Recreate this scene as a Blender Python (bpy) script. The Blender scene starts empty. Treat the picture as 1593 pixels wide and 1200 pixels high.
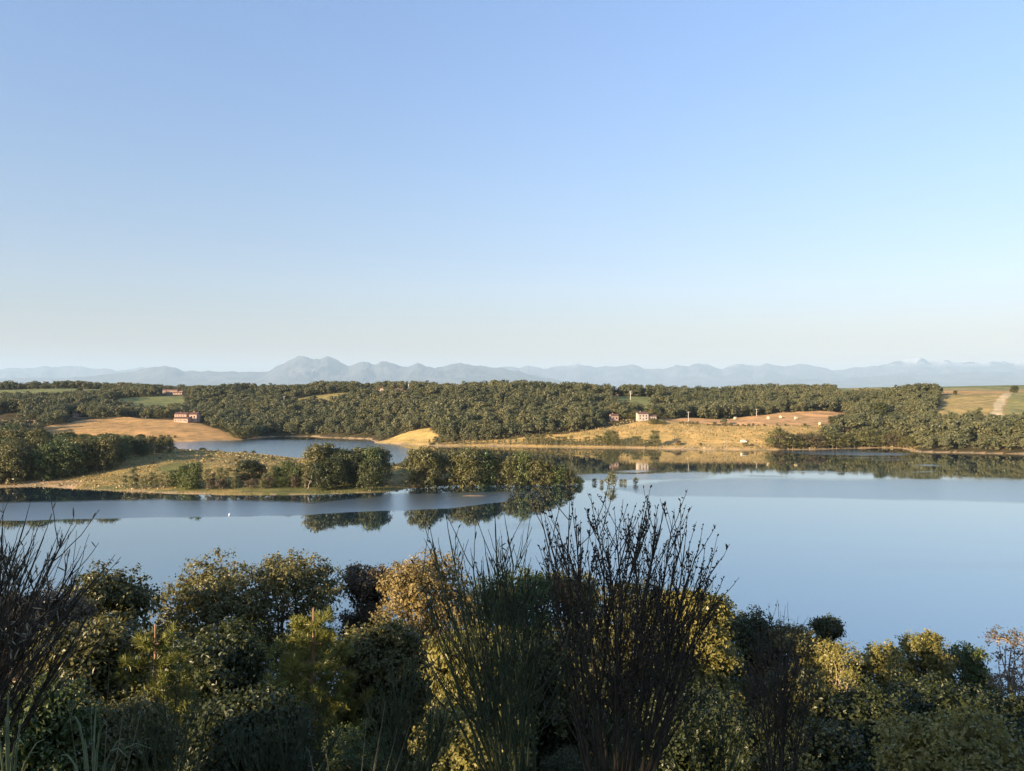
import bpy, math, random
import numpy as np
from mathutils import Vector

# ------------------------------------------------------------------ camera, world, sun, exposure
S = bpy.context.scene
COL = S.collection
HC, F, CX, HY = 36.0, 1250.0, 796.5, 606.0        # eye height over the lake, focal length, picture centre, horizon row
cam_d = bpy.data.cameras.new('camera'); cam = bpy.data.objects.new('camera', cam_d); COL.objects.link(cam)
cam.location = (0, 0, HC); cam.rotation_euler = (math.pi/2, 0, 0)
cam_d.sensor_width = 36; cam_d.lens = F/1593*36; cam_d.shift_y = 6/1593
cam_d.clip_start = 0.1; cam_d.clip_end = 200000
S.camera = cam

SUN_EL, SUN_AZ = math.radians(15.0), math.radians(53)   # az: to the left of straight behind the camera
sun_d = bpy.data.lights.new('sun', 'SUN'); sun_d.energy = 5.0; sun_d.angle = math.radians(0.55)
sun_d.color = (1.0, 0.77, 0.50)
sun = bpy.data.objects.new('sun', sun_d); COL.objects.link(sun)
d = Vector((math.sin(SUN_AZ)*math.cos(SUN_EL), math.cos(SUN_AZ)*math.cos(SUN_EL), -math.sin(SUN_EL)))
sun.rotation_euler = d.to_track_quat('-Z', 'Y').to_euler(); sun.location = (-200, -150, 150)

W = bpy.data.worlds.new('World'); S.world = W; W.use_nodes = True
nt = W.node_tree; nt.nodes.clear()
out = nt.nodes.new('ShaderNodeOutputWorld'); bg = nt.nodes.new('ShaderNodeBackground')
sky = nt.nodes.new('ShaderNodeTexSky'); sky.sky_type = 'NISHITA'; sky.sun_disc = False
sky.sun_elevation = SUN_EL; sky.sun_rotation = math.atan2(-math.sin(SUN_AZ), -math.cos(SUN_AZ))
sky.altitude = 300; sky.air_density = 1.0; sky.dust_density = 0.6; sky.ozone_density = 1.6
bg.inputs['Strength'].default_value = 0.092
# even grading of the whole sky
hs = nt.nodes.new('ShaderNodeMix'); hs.data_type = 'RGBA'; hs.blend_type = 'MULTIPLY'; hs.inputs['Factor'].default_value = 1.0
hs.inputs['B'].default_value = (.98, 1.03, 1.22, 1)
geo_ = nt.nodes.new('ShaderNodeTexCoord'); sx = nt.nodes.new('ShaderNodeSeparateXYZ'); nt.links.new(geo_.outputs['Generated'], sx.inputs[0])
gr = nt.nodes.new('ShaderNodeValToRGB'); nt.links.new(sx.outputs['Z'], gr.inputs[0])
SKYG = [(0.0, (.54, .415, .41)), (.053, (.59, .455, .45)), (.124, (.77, .66, .69)), (.24, (.90, .84, .89)), (.343, (.98, .96, 1.06)), (.433, (1.06, 1.06, 1.18)), (1.0, (1.06, 1.07, 1.22))]
els = gr.color_ramp.elements
while len(els) < len(SKYG): els.new(.5)
for i_, (p_, c_) in enumerate(SKYG): els[i_].position = p_; els[i_].color = (*c_, 1)
nt.links.new(gr.outputs[0], hs.inputs['B'])
nt.links.new(sky.outputs[0], hs.inputs['A']); nt.links.new(hs.outputs['Result'], bg.inputs['Color'])
nt.links.new(bg.outputs[0], out.inputs[0])

S.view_settings.view_transform = 'Standard'; S.view_settings.look = 'None'
S.view_settings.exposure = 1.4; S.view_settings.gamma = 1.0; S.view_settings.use_curve_mapping = False
S.render.engine = 'CYCLES'
cy = S.cycles
cy.max_bounces = 6; cy.diffuse_bounces = 2; cy.glossy_bounces = 2; cy.transmission_bounces = 2
cy.volume_bounces = 1; cy.transparent_max_bounces = 4; cy.sample_clamp_indirect = 4
cy.use_denoising = True

# ------------------------------------------------------------------ helpers
def tag(o, label=None, cat=None, group=None, kind=None):
    if label: o['label'] = label
    if cat: o['category'] = cat
    if group: o['group'] = group
    if kind: o['kind'] = kind
    return o

def np_mesh(name, V, Fs, mats=None, midx=None, smooth=False):
    """V (n,3), Fs (m,k) one size of face, or a list of such arrays"""
    if not (isinstance(Fs, list) and (len(Fs) == 0 or (isinstance(Fs[0], np.ndarray) and Fs[0].ndim == 2))): Fs = [np.array(Fs)]
    Fs = [np.asarray(f, dtype=np.int32) for f in Fs if len(f)]
    me = bpy.data.meshes.new(name)
    V = np.asarray(V, dtype=np.float32)
    me.vertices.add(len(V)); me.vertices.foreach_set('co', V.ravel())
    nl = sum(f.size for f in Fs); nf = sum(len(f) for f in Fs)
    if nf:
        me.loops.add(nl); me.polygons.add(nf)
        me.loops.foreach_set('vertex_index', np.concatenate([f.ravel() for f in Fs]))
        tot = np.concatenate([np.full(len(f), f.shape[1], dtype=np.int32) for f in Fs])
        st = np.concatenate([[0], np.cumsum(tot)[:-1]]).astype(np.int32)
        me.polygons.foreach_set('loop_start', st)
        if midx is not None: me.polygons.foreach_set('material_index', np.asarray(midx, dtype=np.int32))
        me.polygons.foreach_set('use_smooth', np.full(nf, smooth, dtype=bool))
    for m in (mats or []): me.materials.append(m)
    me.update(calc_edges=True)
    return me

def link(name, me, parent=None, loc=None):
    o = bpy.data.objects.new(name, me); COL.objects.link(o)
    if parent is not None: o.parent = parent
    if loc is not None: o.location = loc
    return o

def empty(name, loc, rz=0.0):
    o = bpy.data.objects.new(name, None); COL.objects.link(o)
    o.location = loc; o.rotation_euler = (0, 0, rz); o.empty_display_size = .3
    return o

def copy_tree(o, loc, rz, scale, **kw):
    c = o.copy(); COL.objects.link(c); c.location = loc; c.rotation_euler = (0, 0, rz); c.scale = scale
    for ch in o.children:
        cc = ch.copy(); COL.objects.link(cc); cc.parent = c
        for g in ch.children:
            gg = g.copy(); COL.objects.link(gg); gg.parent = cc
    tag(c, **kw)
    return c

class Geo:
    def __init__(s): s.V = []; s.F = {3: [], 4: []}; s.M = {3: [], 4: []}; s.n = 0
    def add(s, V, Fc, m=0):
        V = np.asarray(V, dtype=np.float64).reshape(-1, 3); Fc = np.asarray(Fc, dtype=np.int64)
        k = Fc.shape[1]
        s.F[k].append(Fc + s.n); s.M[k].append(np.full(len(Fc), m)); s.V.append(V); s.n += len(V)
    def mesh(s, name, mats, smooth=False):
        V = np.concatenate(s.V); fs = []; ms = []
        for k in (3, 4):
            if s.F[k]: fs.append(np.concatenate(s.F[k])); ms.append(np.concatenate(s.M[k]))
        return np_mesh(name, V, fs, mats, np.concatenate(ms), smooth)
    def box(s, x0, x1, y0, y1, z0, z1, m=0):
        V = [(x, y, z) for z in (z0, z1) for y in (y0, y1) for x in (x0, x1)]
        s.add(V, [(0, 2, 3, 1), (4, 5, 7, 6), (0, 1, 5, 4), (2, 6, 7, 3), (0, 4, 6, 2), (1, 3, 7, 5)], m)
    def tube(s, pts, rad, k=5, m=0):
        tubes(s, np.asarray(pts, dtype=float)[None], np.asarray(rad, dtype=float)[None], k, m)

def unit(a): return a/np.maximum(np.linalg.norm(a, axis=-1, keepdims=True), 1e-9)

def tubes(G, P, R, k=3, m=0):
    """P (n,s,3) polylines, R (n,s) radii"""
    n, s, _ = P.shape
    T = np.gradient(P, axis=1); T = unit(T)
    ref = np.where(np.abs(T[..., 2:3]) > .9, np.array([1., 0, 0]), np.array([0, 0, 1.]))
    A = unit(np.cross(T, ref)); B = np.cross(T, A)
    an = np.arange(k)*2*math.pi/k
    ring = A[:, :, None]*np.cos(an)[None, None, :, None] + B[:, :, None]*np.sin(an)[None, None, :, None]
    V = P[:, :, None] + ring*R[:, :, None, None]
    idx = np.arange(n*s*k).reshape(n, s, k)
    a = idx[:, :-1]; b = idx[:, 1:]
    Fq = np.stack([a, np.roll(a, -1, 2), np.roll(b, -1, 2), b], -1).reshape(-1, 4)
    G.add(V.reshape(-1, 3), Fq, m)

def leaves(G, C, Nn, L, Wd, rng, m=0, droop=None):
    """C centres, Nn normals; a rhombus leaf each"""
    n = len(C)
    t = unit(np.cross(Nn, rng.normal(size=(n, 3)))); b = np.cross(Nn, t)
    l = (L*rng.uniform(.7, 1.3, n))[:, None]; w = (Wd*rng.uniform(.7, 1.3, n))[:, None]
    V = np.stack([C - t*l*.5, C + b*w*.5 + Nn*w*.12 - t*l*.08, C + t*l*.5 - Nn*l*.12, C - b*w*.5 + Nn*w*.12 - t*l*.08], 1)
    G.add(V.reshape(-1, 3), np.arange(4*n).reshape(n, 4), m)

def sphere_pts(rng, n): return unit(rng.normal(size=(n, 3)))

# value noise in the plan
def noise2(x, y, seed=0):
    xi = np.floor(x).astype(np.int64); yi = np.floor(y).astype(np.int64); xf = x - xi; yf = y - yi
    def h(a, b):
        v = np.sin(a*127.1 + b*311.7 + seed*74.7)*43758.5453
        return v - np.floor(v)
    u = xf*xf*(3 - 2*xf); v = yf*yf*(3 - 2*yf)
    return (h(xi, yi)*(1-u) + h(xi+1, yi)*u)*(1-v) + (h(xi, yi+1)*(1-u) + h(xi+1, yi+1)*u)*v
def fbm(x, y, seed=0, o=4):
    r = 0; a = .5
    for i in range(o): r = r + a*(noise2(x*2**i, y*2**i, seed+i) - .5); a *= .5
    return r

def in_poly(px, py, poly):
    poly = np.asarray(poly, float); r = np.zeros(px.shape, bool); j = len(poly)-1
    for i in range(len(poly)):
        xi, yi = poly[i]; xj, yj = poly[j]
        c = ((yi > py) != (yj > py)) & (px < (xj-xi)*(py-yi)/((yj-yi) if yj != yi else 1e-9) + xi)
        r ^= c; j = i
    return r
def seg_dist(x, y, poly, closed=True):
    poly = np.asarray(poly, float); best = np.full(x.shape, 1e9)
    n = len(poly)
    for i in range(n if closed else n-1):
        a = poly[i]; b = poly[(i+1) % n]; dx, dy = b-a; L = dx*dx+dy*dy+1e-9
        t = np.clip(((x-a[0])*dx + (y-a[1])*dy)/L, 0, 1)
        best = np.minimum(best, (x-a[0]-t*dx)**2 + (y-a[1]-t*dy)**2)
    return np.sqrt(best)
def sm(a, b, x):
    t = np.clip((x-a)/(b-a), 0, 1); return t*t*(3-2*t)

# ------------------------------------------------------------------ materials
def mat(name):
    m = bpy.data.materials.new(name); m.use_nodes = True
    return m, m.node_tree, m.node_tree.nodes['Principled BSDF']
def ramp_node(t, cols, fac):
    r = t.nodes.new('ShaderNodeValToRGB'); e = r.color_ramp.elements
    while len(e) < len(cols): e.new(.5)
    for i, (p, c) in enumerate(cols): e[i].position = p; e[i].color = (*c, 1)
    t.links.new(fac, r.inputs[0]); return r
def math_node(t, op, a, b=None, clamp=False):
    n = t.nodes.new('ShaderNodeMath'); n.operation = op; n.use_clamp = clamp
    for i, v in enumerate((a, b)):
        if v is None: continue
        if isinstance(v, (int, float)): n.inputs[i].default_value = v
        else: t.links.new(v, n.inputs[i])
    return n.outputs[0]

def leaf_mat(name, c1, c2, c3, transl=.3, nscale=1.2, rough=.42, treevar=.35, wscale=0):
    """colour runs c1..c3 by leaf, by tree and in soft patches over the crown"""
    m, t, p = mat(name)
    geo = t.nodes.new('ShaderNodeNewGeometry'); oi = t.nodes.new('ShaderNodeObjectInfo')
    tc = t.nodes.new('ShaderNodeTexCoord'); no = t.nodes.new('ShaderNodeTexNoise'); no.inputs['Scale'].default_value = nscale
    t.links.new(tc.outputs['Object'], no.inputs['Vector'])
    f = math_node(t, 'MULTIPLY', geo.outputs['Random Per Island'], .45)
    f = math_node(t, 'ADD', f, math_node(t, 'MULTIPLY', oi.outputs['Random'], treevar))
    f = math_node(t, 'ADD', f, math_node(t, 'MULTIPLY', math_node(t, 'SUBTRACT', no.outputs['Fac'], .3), .7), clamp=True)
    if wscale:
        nw = t.nodes.new('ShaderNodeTexNoise'); nw.inputs['Scale'].default_value = wscale; nw.inputs['Detail'].default_value = 3; t.links.new(geo.outputs['Position'], nw.inputs['Vector'])
        f = math_node(t, 'ADD', f, math_node(t, 'MULTIPLY', math_node(t, 'SUBTRACT', nw.outputs['Fac'], .5), 1.3), clamp=True)
    r = ramp_node(t, [(0.05, c1), (.5, c2), (.95, c3)], f)
    t.links.new(r.outputs[0], p.inputs['Base Color']); p.inputs['Roughness'].default_value = rough
    p.inputs['Specular IOR Level'].default_value = .5
    tr = t.nodes.new('ShaderNodeBsdfTranslucent'); t.links.new(r.outputs[0], tr.inputs['Color'])
    mx = t.nodes.new('ShaderNodeMixShader'); mx.inputs[0].default_value = transl
    o = t.nodes['Material Output']
    t.links.new(p.outputs[0], mx.inputs[1]); t.links.new(tr.outputs[0], mx.inputs[2]); t.links.new(mx.outputs[0], o.inputs[0])
    return m

def plain_mat(name, c, rough=.8, var=.3, scale=6, bump=.3, spec=.3):
    m, t, p = mat(name)
    tc = t.nodes.new('ShaderNodeTexCoord'); no = t.nodes.new('ShaderNodeTexNoise'); no.inputs['Scale'].default_value = scale
    no.inputs['Detail'].default_value = 6
    t.links.new(tc.outputs['Object'], no.inputs['Vector'])
    lo = tuple(x*(1-var) for x in c); hi = tuple(min(1, x*(1+var)) for x in c)
    r = ramp_node(t, [(.3, lo), (.7, hi)], no.outputs['Fac'])
    t.links.new(r.outputs[0], p.inputs['Base Color']); p.inputs['Roughness'].default_value = rough
    p.inputs['Specular IOR Level'].default_value = spec
    if bump:
        b = t.nodes.new('ShaderNodeBump'); b.inputs['Strength'].default_value = bump
        t.links.new(no.outputs['Fac'], b.inputs['Height']); t.links.new(b.outputs[0], p.inputs['Normal'])
    return m

M = {}
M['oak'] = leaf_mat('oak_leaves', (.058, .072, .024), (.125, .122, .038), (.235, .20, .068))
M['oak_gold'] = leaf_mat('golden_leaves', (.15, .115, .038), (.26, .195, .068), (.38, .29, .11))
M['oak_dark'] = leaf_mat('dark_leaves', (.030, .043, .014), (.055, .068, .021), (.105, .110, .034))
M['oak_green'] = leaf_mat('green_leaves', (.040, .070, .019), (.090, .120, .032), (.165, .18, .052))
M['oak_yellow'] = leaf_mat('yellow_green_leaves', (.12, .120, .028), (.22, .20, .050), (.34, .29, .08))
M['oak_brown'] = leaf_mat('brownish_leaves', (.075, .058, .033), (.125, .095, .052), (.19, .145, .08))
M['needles'] = leaf_mat('pine_needles', (.085, .105, .022), (.18, .185, .035), (.30, .28, .06), transl=.25)
M['sapling'] = leaf_mat('willow_leaves', (.09, .105, .035), (.15, .150, .050), (.22, .20, .075))
M['far_leaf'] = leaf_mat('wood_leaves', (.072, .088, .044), (.124, .136, .063), (.200, .192, .086), transl=.32, nscale=.5, treevar=.6, wscale=.022)
M['bark'] = plain_mat('bark', (.13, .10, .075), scale=9, bump=.6)
M['pine_bark'] = plain_mat('pine_bark', (.34, .19, .12), scale=8, bump=.6)
M['pale_bark'] = plain_mat('pale_bark', (.36, .29, .22), scale=8, bump=.4)
M['dead_wood'] = plain_mat('bleached_wood', (.30, .25, .20), scale=5)
M['stem_green'] = plain_mat('broom_green_stem', (.072, .090, .042), scale=14, bump=.2)
M['stem_brown'] = plain_mat('broom_brown_stem', (.078, .066, .044), scale=14, bump=.2)
M['pod'] = plain_mat('seed_pod', (.060, .042, .030), scale=30)
M['pod_pale'] = plain_mat('pale_seed_pod', (.30, .24, .15), scale=30)
M['straw'] = plain_mat('dry_grass', (.30, .25, .15), scale=20)
M['blade'] = plain_mat('grass_blade', (.16, .19, .09), scale=20)
M['stone'] = plain_mat('pale_stone', (.36, .31, .25), scale=2)
M['wall'] = plain_mat('plastered_wall', (.44, .31, .24), scale=.8, var=.12, bump=.05)
M['wall_white'] = plain_mat('white_wall', (.50, .43, .36), scale=.8, var=.08, bump=.05)
M['tile'] = plain_mat('clay_roof_tile', (.15, .085, .062), scale=2, var=.35)
M['tile_dark'] = plain_mat('old_dark_roof_tile', (.12, .065, .05), scale=2, var=.35)
M['glass'] = plain_mat('window_glass', (.03, .035, .04), rough=.1, var=.1, bump=0, spec=.6)
M['shutter'] = plain_mat('wooden_shutter', (.18, .10, .07), scale=3)
M['steel'] = plain_mat('galvanised_steel', (.35, .36, .37), rough=.5)
M['concrete'] = plain_mat('concrete', (.42, .41, .38))
M['white'] = plain_mat('white_plastic', (.78, .77, .74), rough=.4, var=.05, bump=0)
M['red'] = plain_mat('red_paint', (.45, .05, .04), rough=.5, var=.1, bump=0)
M['hay'] = plain_mat('hay', (.55, .46, .30), scale=6)

# land cover: the colour of the ground comes from an attribute, with grain over it
m, t, p = mat('land'); M['land'] = m
at = t.nodes.new('ShaderNodeAttribute'); at.attribute_name = 'cover'
tc = t.nodes.new('ShaderNodeTexCoord')
n1 = t.nodes.new('ShaderNodeTexNoise'); n1.inputs['Scale'].default_value = .11; n1.inputs['Detail'].default_value = 9; n1.inputs['Roughness'].default_value = .65
n2 = t.nodes.new('ShaderNodeTexNoise'); n2.inputs['Scale'].default_value = 1.3; n2.inputs['Detail'].default_value = 5
mp = t.nodes.new('ShaderNodeMapping'); mp.inputs['Rotation'].default_value = (0, 0, .5); mp.inputs['Scale'].default_value = (.012, .35, 1)
n3 = t.nodes.new('ShaderNodeTexNoise'); n3.inputs['Scale'].default_value = 1; n3.inputs['Detail'].default_value = 3
t.links.new(tc.outputs['Object'], n1.inputs['Vector']); t.links.new(tc.outputs['Object'], n2.inputs['Vector'])
t.links.new(tc.outputs['Object'], mp.inputs['Vector']); t.links.new(mp.outputs[0], n3.inputs['Vector'])
f = math_node(t, 'ADD', math_node(t, 'MULTIPLY', n1.outputs['Fac'], 1.1), math_node(t, 'MULTIPLY', n2.outputs['Fac'], .35))
f = math_node(t, 'ADD', f, math_node(t, 'MULTIPLY', n3.outputs['Fac'], .45))
r = ramp_node(t, [(.72/1.9, (.52, .60, .55)), (.95/1.9, (.95, .97, .95)), (1.2/1.9, (1.42, 1.30, 1.2))], math_node(t, 'DIVIDE', f, 1.9))
mm = t.nodes.new('ShaderNodeMix'); mm.data_type = 'RGBA'; mm.blend_type = 'MULTIPLY'; mm.inputs['Factor'].default_value = 1
t.links.new(at.outputs['Color'], mm.inputs['A']); t.links.new(r.outputs[0], mm.inputs['B']); t.links.new(mm.outputs['Result'], p.inputs['Base Color'])
p.inputs['Roughness'].default_value = .9; p.inputs['Specular IOR Level'].default_value = .1
b = t.nodes.new('ShaderNodeBump'); b.inputs['Strength'].default_value = .8; b.inputs['Distance'].default_value = .5
t.links.new(n2.outputs['Fac'], b.inputs['Height']); t.links.new(b.outputs[0], p.inputs['Normal'])

# water
m, t, p = mat('lake_water'); M['water'] = m
p.inputs['Base Color'].default_value = (.016, .040, .055, 1); p.inputs['IOR'].default_value = 1.5
p.inputs['Specular IOR Level'].default_value = .5
at = t.nodes.new('ShaderNodeAttribute'); at.attribute_name = 'ripple'
tc = t.nodes.new('ShaderNodeTexCoord'); mp = t.nodes.new('ShaderNodeMapping'); mp.inputs['Scale'].default_value = (.35, 1.4, 1)
t.links.new(tc.outputs['Object'], mp.inputs['Vector'])
n1 = t.nodes.new('ShaderNodeTexNoise'); n1.inputs['Scale'].default_value = 1.6; n1.inputs['Detail'].default_value = 4
t.links.new(mp.outputs[0], n1.inputs['Vector'])
gl = t.nodes.new('ShaderNodeBsdfGlossy'); gl.inputs['Color'].default_value = (.79, .83, .80, 1)
wmx = t.nodes.new('ShaderNodeMixShader'); wmx.inputs[0].default_value = .52
t.links.new(p.outputs[0], wmx.inputs[1]); t.links.new(gl.outputs[0], wmx.inputs[2]); t.links.new(wmx.outputs[0], t.nodes['Material Output'].inputs[0])
rr = math_node(t, 'ADD', math_node(t, 'MULTIPLY', at.outputs['Fac'], .36), .016)
t.links.new(rr, p.inputs['Roughness']); t.links.new(rr, gl.inputs['Roughness'])
b = t.nodes.new('ShaderNodeBump'); b.inputs['Distance'].default_value = .06
t.links.new(math_node(t, 'ADD', math_node(t, 'MULTIPLY', at.outputs['Fac'], .5), .012), b.inputs['Strength'])
t.links.new(n1.outputs['Fac'], b.inputs['Height']); t.links.new(b.outputs[0], p.inputs['Normal']); t.links.new(b.outputs[0], gl.inputs['Normal'])

# mountains
m, t, p = mat('mountain_rock'); M['mountain'] = m
geo = t.nodes.new('ShaderNodeNewGeometry'); no = t.nodes.new('ShaderNodeTexNoise'); no.inputs['Scale'].default_value = .0012; no.inputs['Detail'].default_value = 8
t.links.new(geo.outputs['Position'], no.inputs['Vector'])
r = ramp_node(t, [(.35, (.03, .042, .042)), (.65, (.10, .105, .11))], no.outputs['Fac'])
sep = t.nodes.new('ShaderNodeSeparateXYZ'); t.links.new(geo.outputs['Position'], sep.inputs[0])
hgt = math_node(t, 'DIVIDE', math_node(t, 'SUBTRACT', sep.outputs['Z'], 1150), 300, clamp=True)
sn = math_node(t, 'MULTIPLY', math_node(t, 'MULTIPLY', hgt, .45), math_node(t, 'GREATER_THAN', no.outputs['Fac'], .5))
mm = t.nodes.new('ShaderNodeMix'); mm.data_type = 'RGBA'
t.links.new(sn, mm.inputs['Factor']); t.links.new(r.outputs[0], mm.inputs['A']); mm.inputs['B'].default_value = (.75, .75, .78, 1)
t.links.new(mm.outputs['Result'], p.inputs['Base Color']); p.inputs['Roughness'].default_value = .95

# ------------------------------------------------------------------ terrain
def XD(px, D): return (px-CX)/F*D
def wl(px, py):            # a waterline point of the photograph, laid on the lake
    D = F*HC/(py-HY); return (XD(px, D), D)
far_shore = [wl(*q) for q in [(-500, 694), (-200, 690), (0, 689), (120, 688), (250, 687), (300, 687), (345, 685.5), (375, 684.5), (402, 681), (430, 679.5),
    (490, 679), (500, 680.5), (540, 682), (578, 683), (588, 689.5), (625, 691.5), (680, 694), (740, 694), (800, 694.5), (900, 696), (1000, 697.5), (1060, 698.5),
    (1100, 699.5), (1180, 700), (1250, 699.5), (1300, 698.5), (1350, 697), (1400, 697), (1418, 700), (1432, 703.5), (1460, 704), (1593, 706.5), (1750, 709), (2100, 712)]]
mainland = far_shore + [(6000, 4000), (-6000, 4000)]
spit = [wl(*q) for q in [(-260, 760), (-100, 759), (0, 758), (60, 757), (110, 760), (200, 765), (270, 768), (330, 770), (400, 771), (470, 770), (540, 768), (605, 765),
    (640, 759), (700, 755), (800, 754), (870, 753), (908, 751), (912, 749), (880, 744), (800, 738), (700, 732), (620, 727), (560, 721), (475, 715), (400, 712),
    (320, 711), (270, 707), (250, 700), (180, 695), (0, 692), (-260, 694)]]

ctl = [(-150,655,640),(0,656,640),(60,656,640),(0,642,750),(0,626,900),(100,641,750),(100,626,900),(200,648,700),(200,630,850),
 (0,619,1050),(100,620,1040),(30,607,1130),(100,607,1130),(180,607,1170),(0,603.5,1220),(120,603.5,1230),(0,605,1400),(150,606,1400),(300,614,1300),(230,617,1000),(230,628,900),(230,646,810),(270,609,1130),(330,611,1080),
 (280,655,680),(250,656,665),(180,658,650),(130,663,620),(250,671,600),(345,668,640),(340,658,700),(380,664,700),(-150,615,1000),(-150,606,1350),
 (400,641,800),(400,626,950),(370,608,1050),(450,622,930),(500,613,1010),(550,607.5,1080),(600,605,1200),(450,609,1130),(450,660,690),(520,660,690),
 (600,660,680),(600,641,780),(600,622,920),(640,611,1080),(700,610,1060),(800,607.5,1020),(800,626,850),(800,646,700),(760,660,610),(650,671,590),(600,683,535),
 (750,680,548),(745,660,640),(700,611,1200),(850,610,1020),(800,613,1200),(870,622,880),(880,640,740),(950,681,540),(900,673,580),(960,664,620),(1000,656,640),(1005,650,660),
 (1060,690,512),(1150,681,550),(1100,663,620),(1200,664,602),(1300,663,620),(1100,648,745),(1200,641,815),(1300,637,860),(1100,628,1000),(1150,617,1200),
 (1250,617,1150),(1000,626,900),(985,620,950),(985,614,1050),(1000,611,1300),(915,616,1100),(1100,614,1400),(1320,680,540),(1320,665,602),(1400,666,640),
 (1350,651,720),(1400,641,800),(1430,626,920),(1400,613,1050),(1460,641,720),(1500,645,690),(1560,645,680),(1460,612,1000),(1520,609.5,1050),(1593,610,1000),
 (1450,690,500),(1500,672,560),(1560,656,620),(1700,655,600),(1700,612,1000),(1350,609,1300),(1593,608.5,1300),(1900,650,600),(1900,612,1000),(-400,650,640),(-400,610,1200)]
# the slopes rise faster behind the shore than the survey distances above: k squeezes them
_sp = np.array([q[0]/q[1]*F+CX for q in far_shore]); _sd = np.array([q[1] for q in far_shore])
def Ds(px): return np.interp(px, _sp, _sd)
def Kk(px): return np.interp(px, [330, 560, 900], [.62, .42, .36])
def rD(px, v): s_ = Ds(px); return np.where(np.asarray(v) <= s_, v, s_ + (np.asarray(v)-s_)*Kk(px))      # survey -> metres
def vD(px, D): s_ = Ds(px); return np.where(np.asarray(D) <= s_, D, s_ + (np.asarray(D)-s_)/Kk(px))
_c = np.array([(a, b_, float(rD(a, D))) for a, b_, D in ctl]); Cx = XD(_c[:, 0], _c[:, 2]); Cy = _c[:, 2]; Cz = HC-(_c[:, 1]-HY)/F*Cy
def _k(r2): return np.where(r2 > 0, .5*r2*np.log(np.maximum(r2, 1e-12)), 0)
sc_ = 200.
_r2 = ((Cx[:, None]-Cx)**2 + (Cy[:, None]-Cy)**2)/sc_**2
n_ = len(ctl); A_ = np.zeros((n_+3, n_+3)); A_[:n_, :n_] = _k(_r2) + np.eye(n_)*.002
Pm = np.stack([np.ones(n_), Cx/sc_, Cy/sc_], 1); A_[:n_, n_:] = Pm; A_[n_:, :n_] = Pm.T
w_ = np.linalg.solve(A_, np.concatenate([Cz, np.zeros(3)]))
def rbf(x, y):
    sh = x.shape; x = x.ravel(); y = y.ravel(); o = np.empty(len(x))
    for i in range(0, len(x), 40000):
        xs = x[i:i+40000]; ys = y[i:i+40000]
        r2 = ((xs[:, None]-Cx)**2 + (ys[:, None]-Cy)**2)/sc_**2
        o[i:i+40000] = _k(r2) @ w_[:n_] + w_[n_] + w_[n_+1]*xs/sc_ + w_[n_+2]*ys/sc_
    return o.reshape(sh)

NY = [-120, -60, -12, -6, 0, 3, 5, 10, 20, 35, 60, 85, 105, 130, 200]
NZ = [41, 40, 36.2, 35.4, 34.5, 33.9, 33.0, 30.6, 25.8, 18.6, 9.0, 1.5, -2.5, -5, -6]
def land_z(x, y):
    x = np.asarray(x, float); y = np.asarray(y, float)
    # near slope
    zn = np.interp(y - .03*x, NY, NZ) + fbm(x/9, y/9, 3)*1.1*sm(3, 20, y)
    # mainland
    dm = seg_dist(x, y, far_shore, False)*np.where(in_poly(x, y, mainland), 1, -1) + fbm(x/9, y/9, 51)*5 + 1
    zr = np.maximum(rbf(x, y), 1.2) + fbm(x/40, y/40, 5)*1.5*sm(0, 60, dm) + fbm(x/105, y/62, 6)*14*sm(30, 80, dm)*(1-.7*sm(640, 700, y))
    far = sm(1050, 1500, y + .6*np.minimum(x, 0)*0); zr = np.minimum(zr, 46)*(1-far) + 27*far
    zm = np.where(dm > 0, zr*sm(-6, 34, dm) - zr*sm(-6, 34, 0) + .9*(1-np.exp(-np.maximum(dm, 0)/1.5)), np.maximum(-.16*-dm, -6)*1.0)
    zm = np.where(dm > 0, np.maximum(zm, .05*np.minimum(dm, 4)), zm)
    # spit
    ds = seg_dist(x, y, spit, True)*np.where(in_poly(x, y, spit), 1, -1) + fbm(x/8, y/8, 52)*3.5 - .3
    left = 1-sm(-190, -60, x)
    zs = np.where(ds > 0, .5*(1-np.exp(-ds/1.2)) + (4.6+2.6*left)*sm(0, 48, ds) + fbm(x/25, y/25, 9)*.8*sm(0, 15, ds), np.maximum(.16*ds, -6))
    z = np.where(y < 150, zn, np.maximum(zm, zs))
    return z

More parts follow.
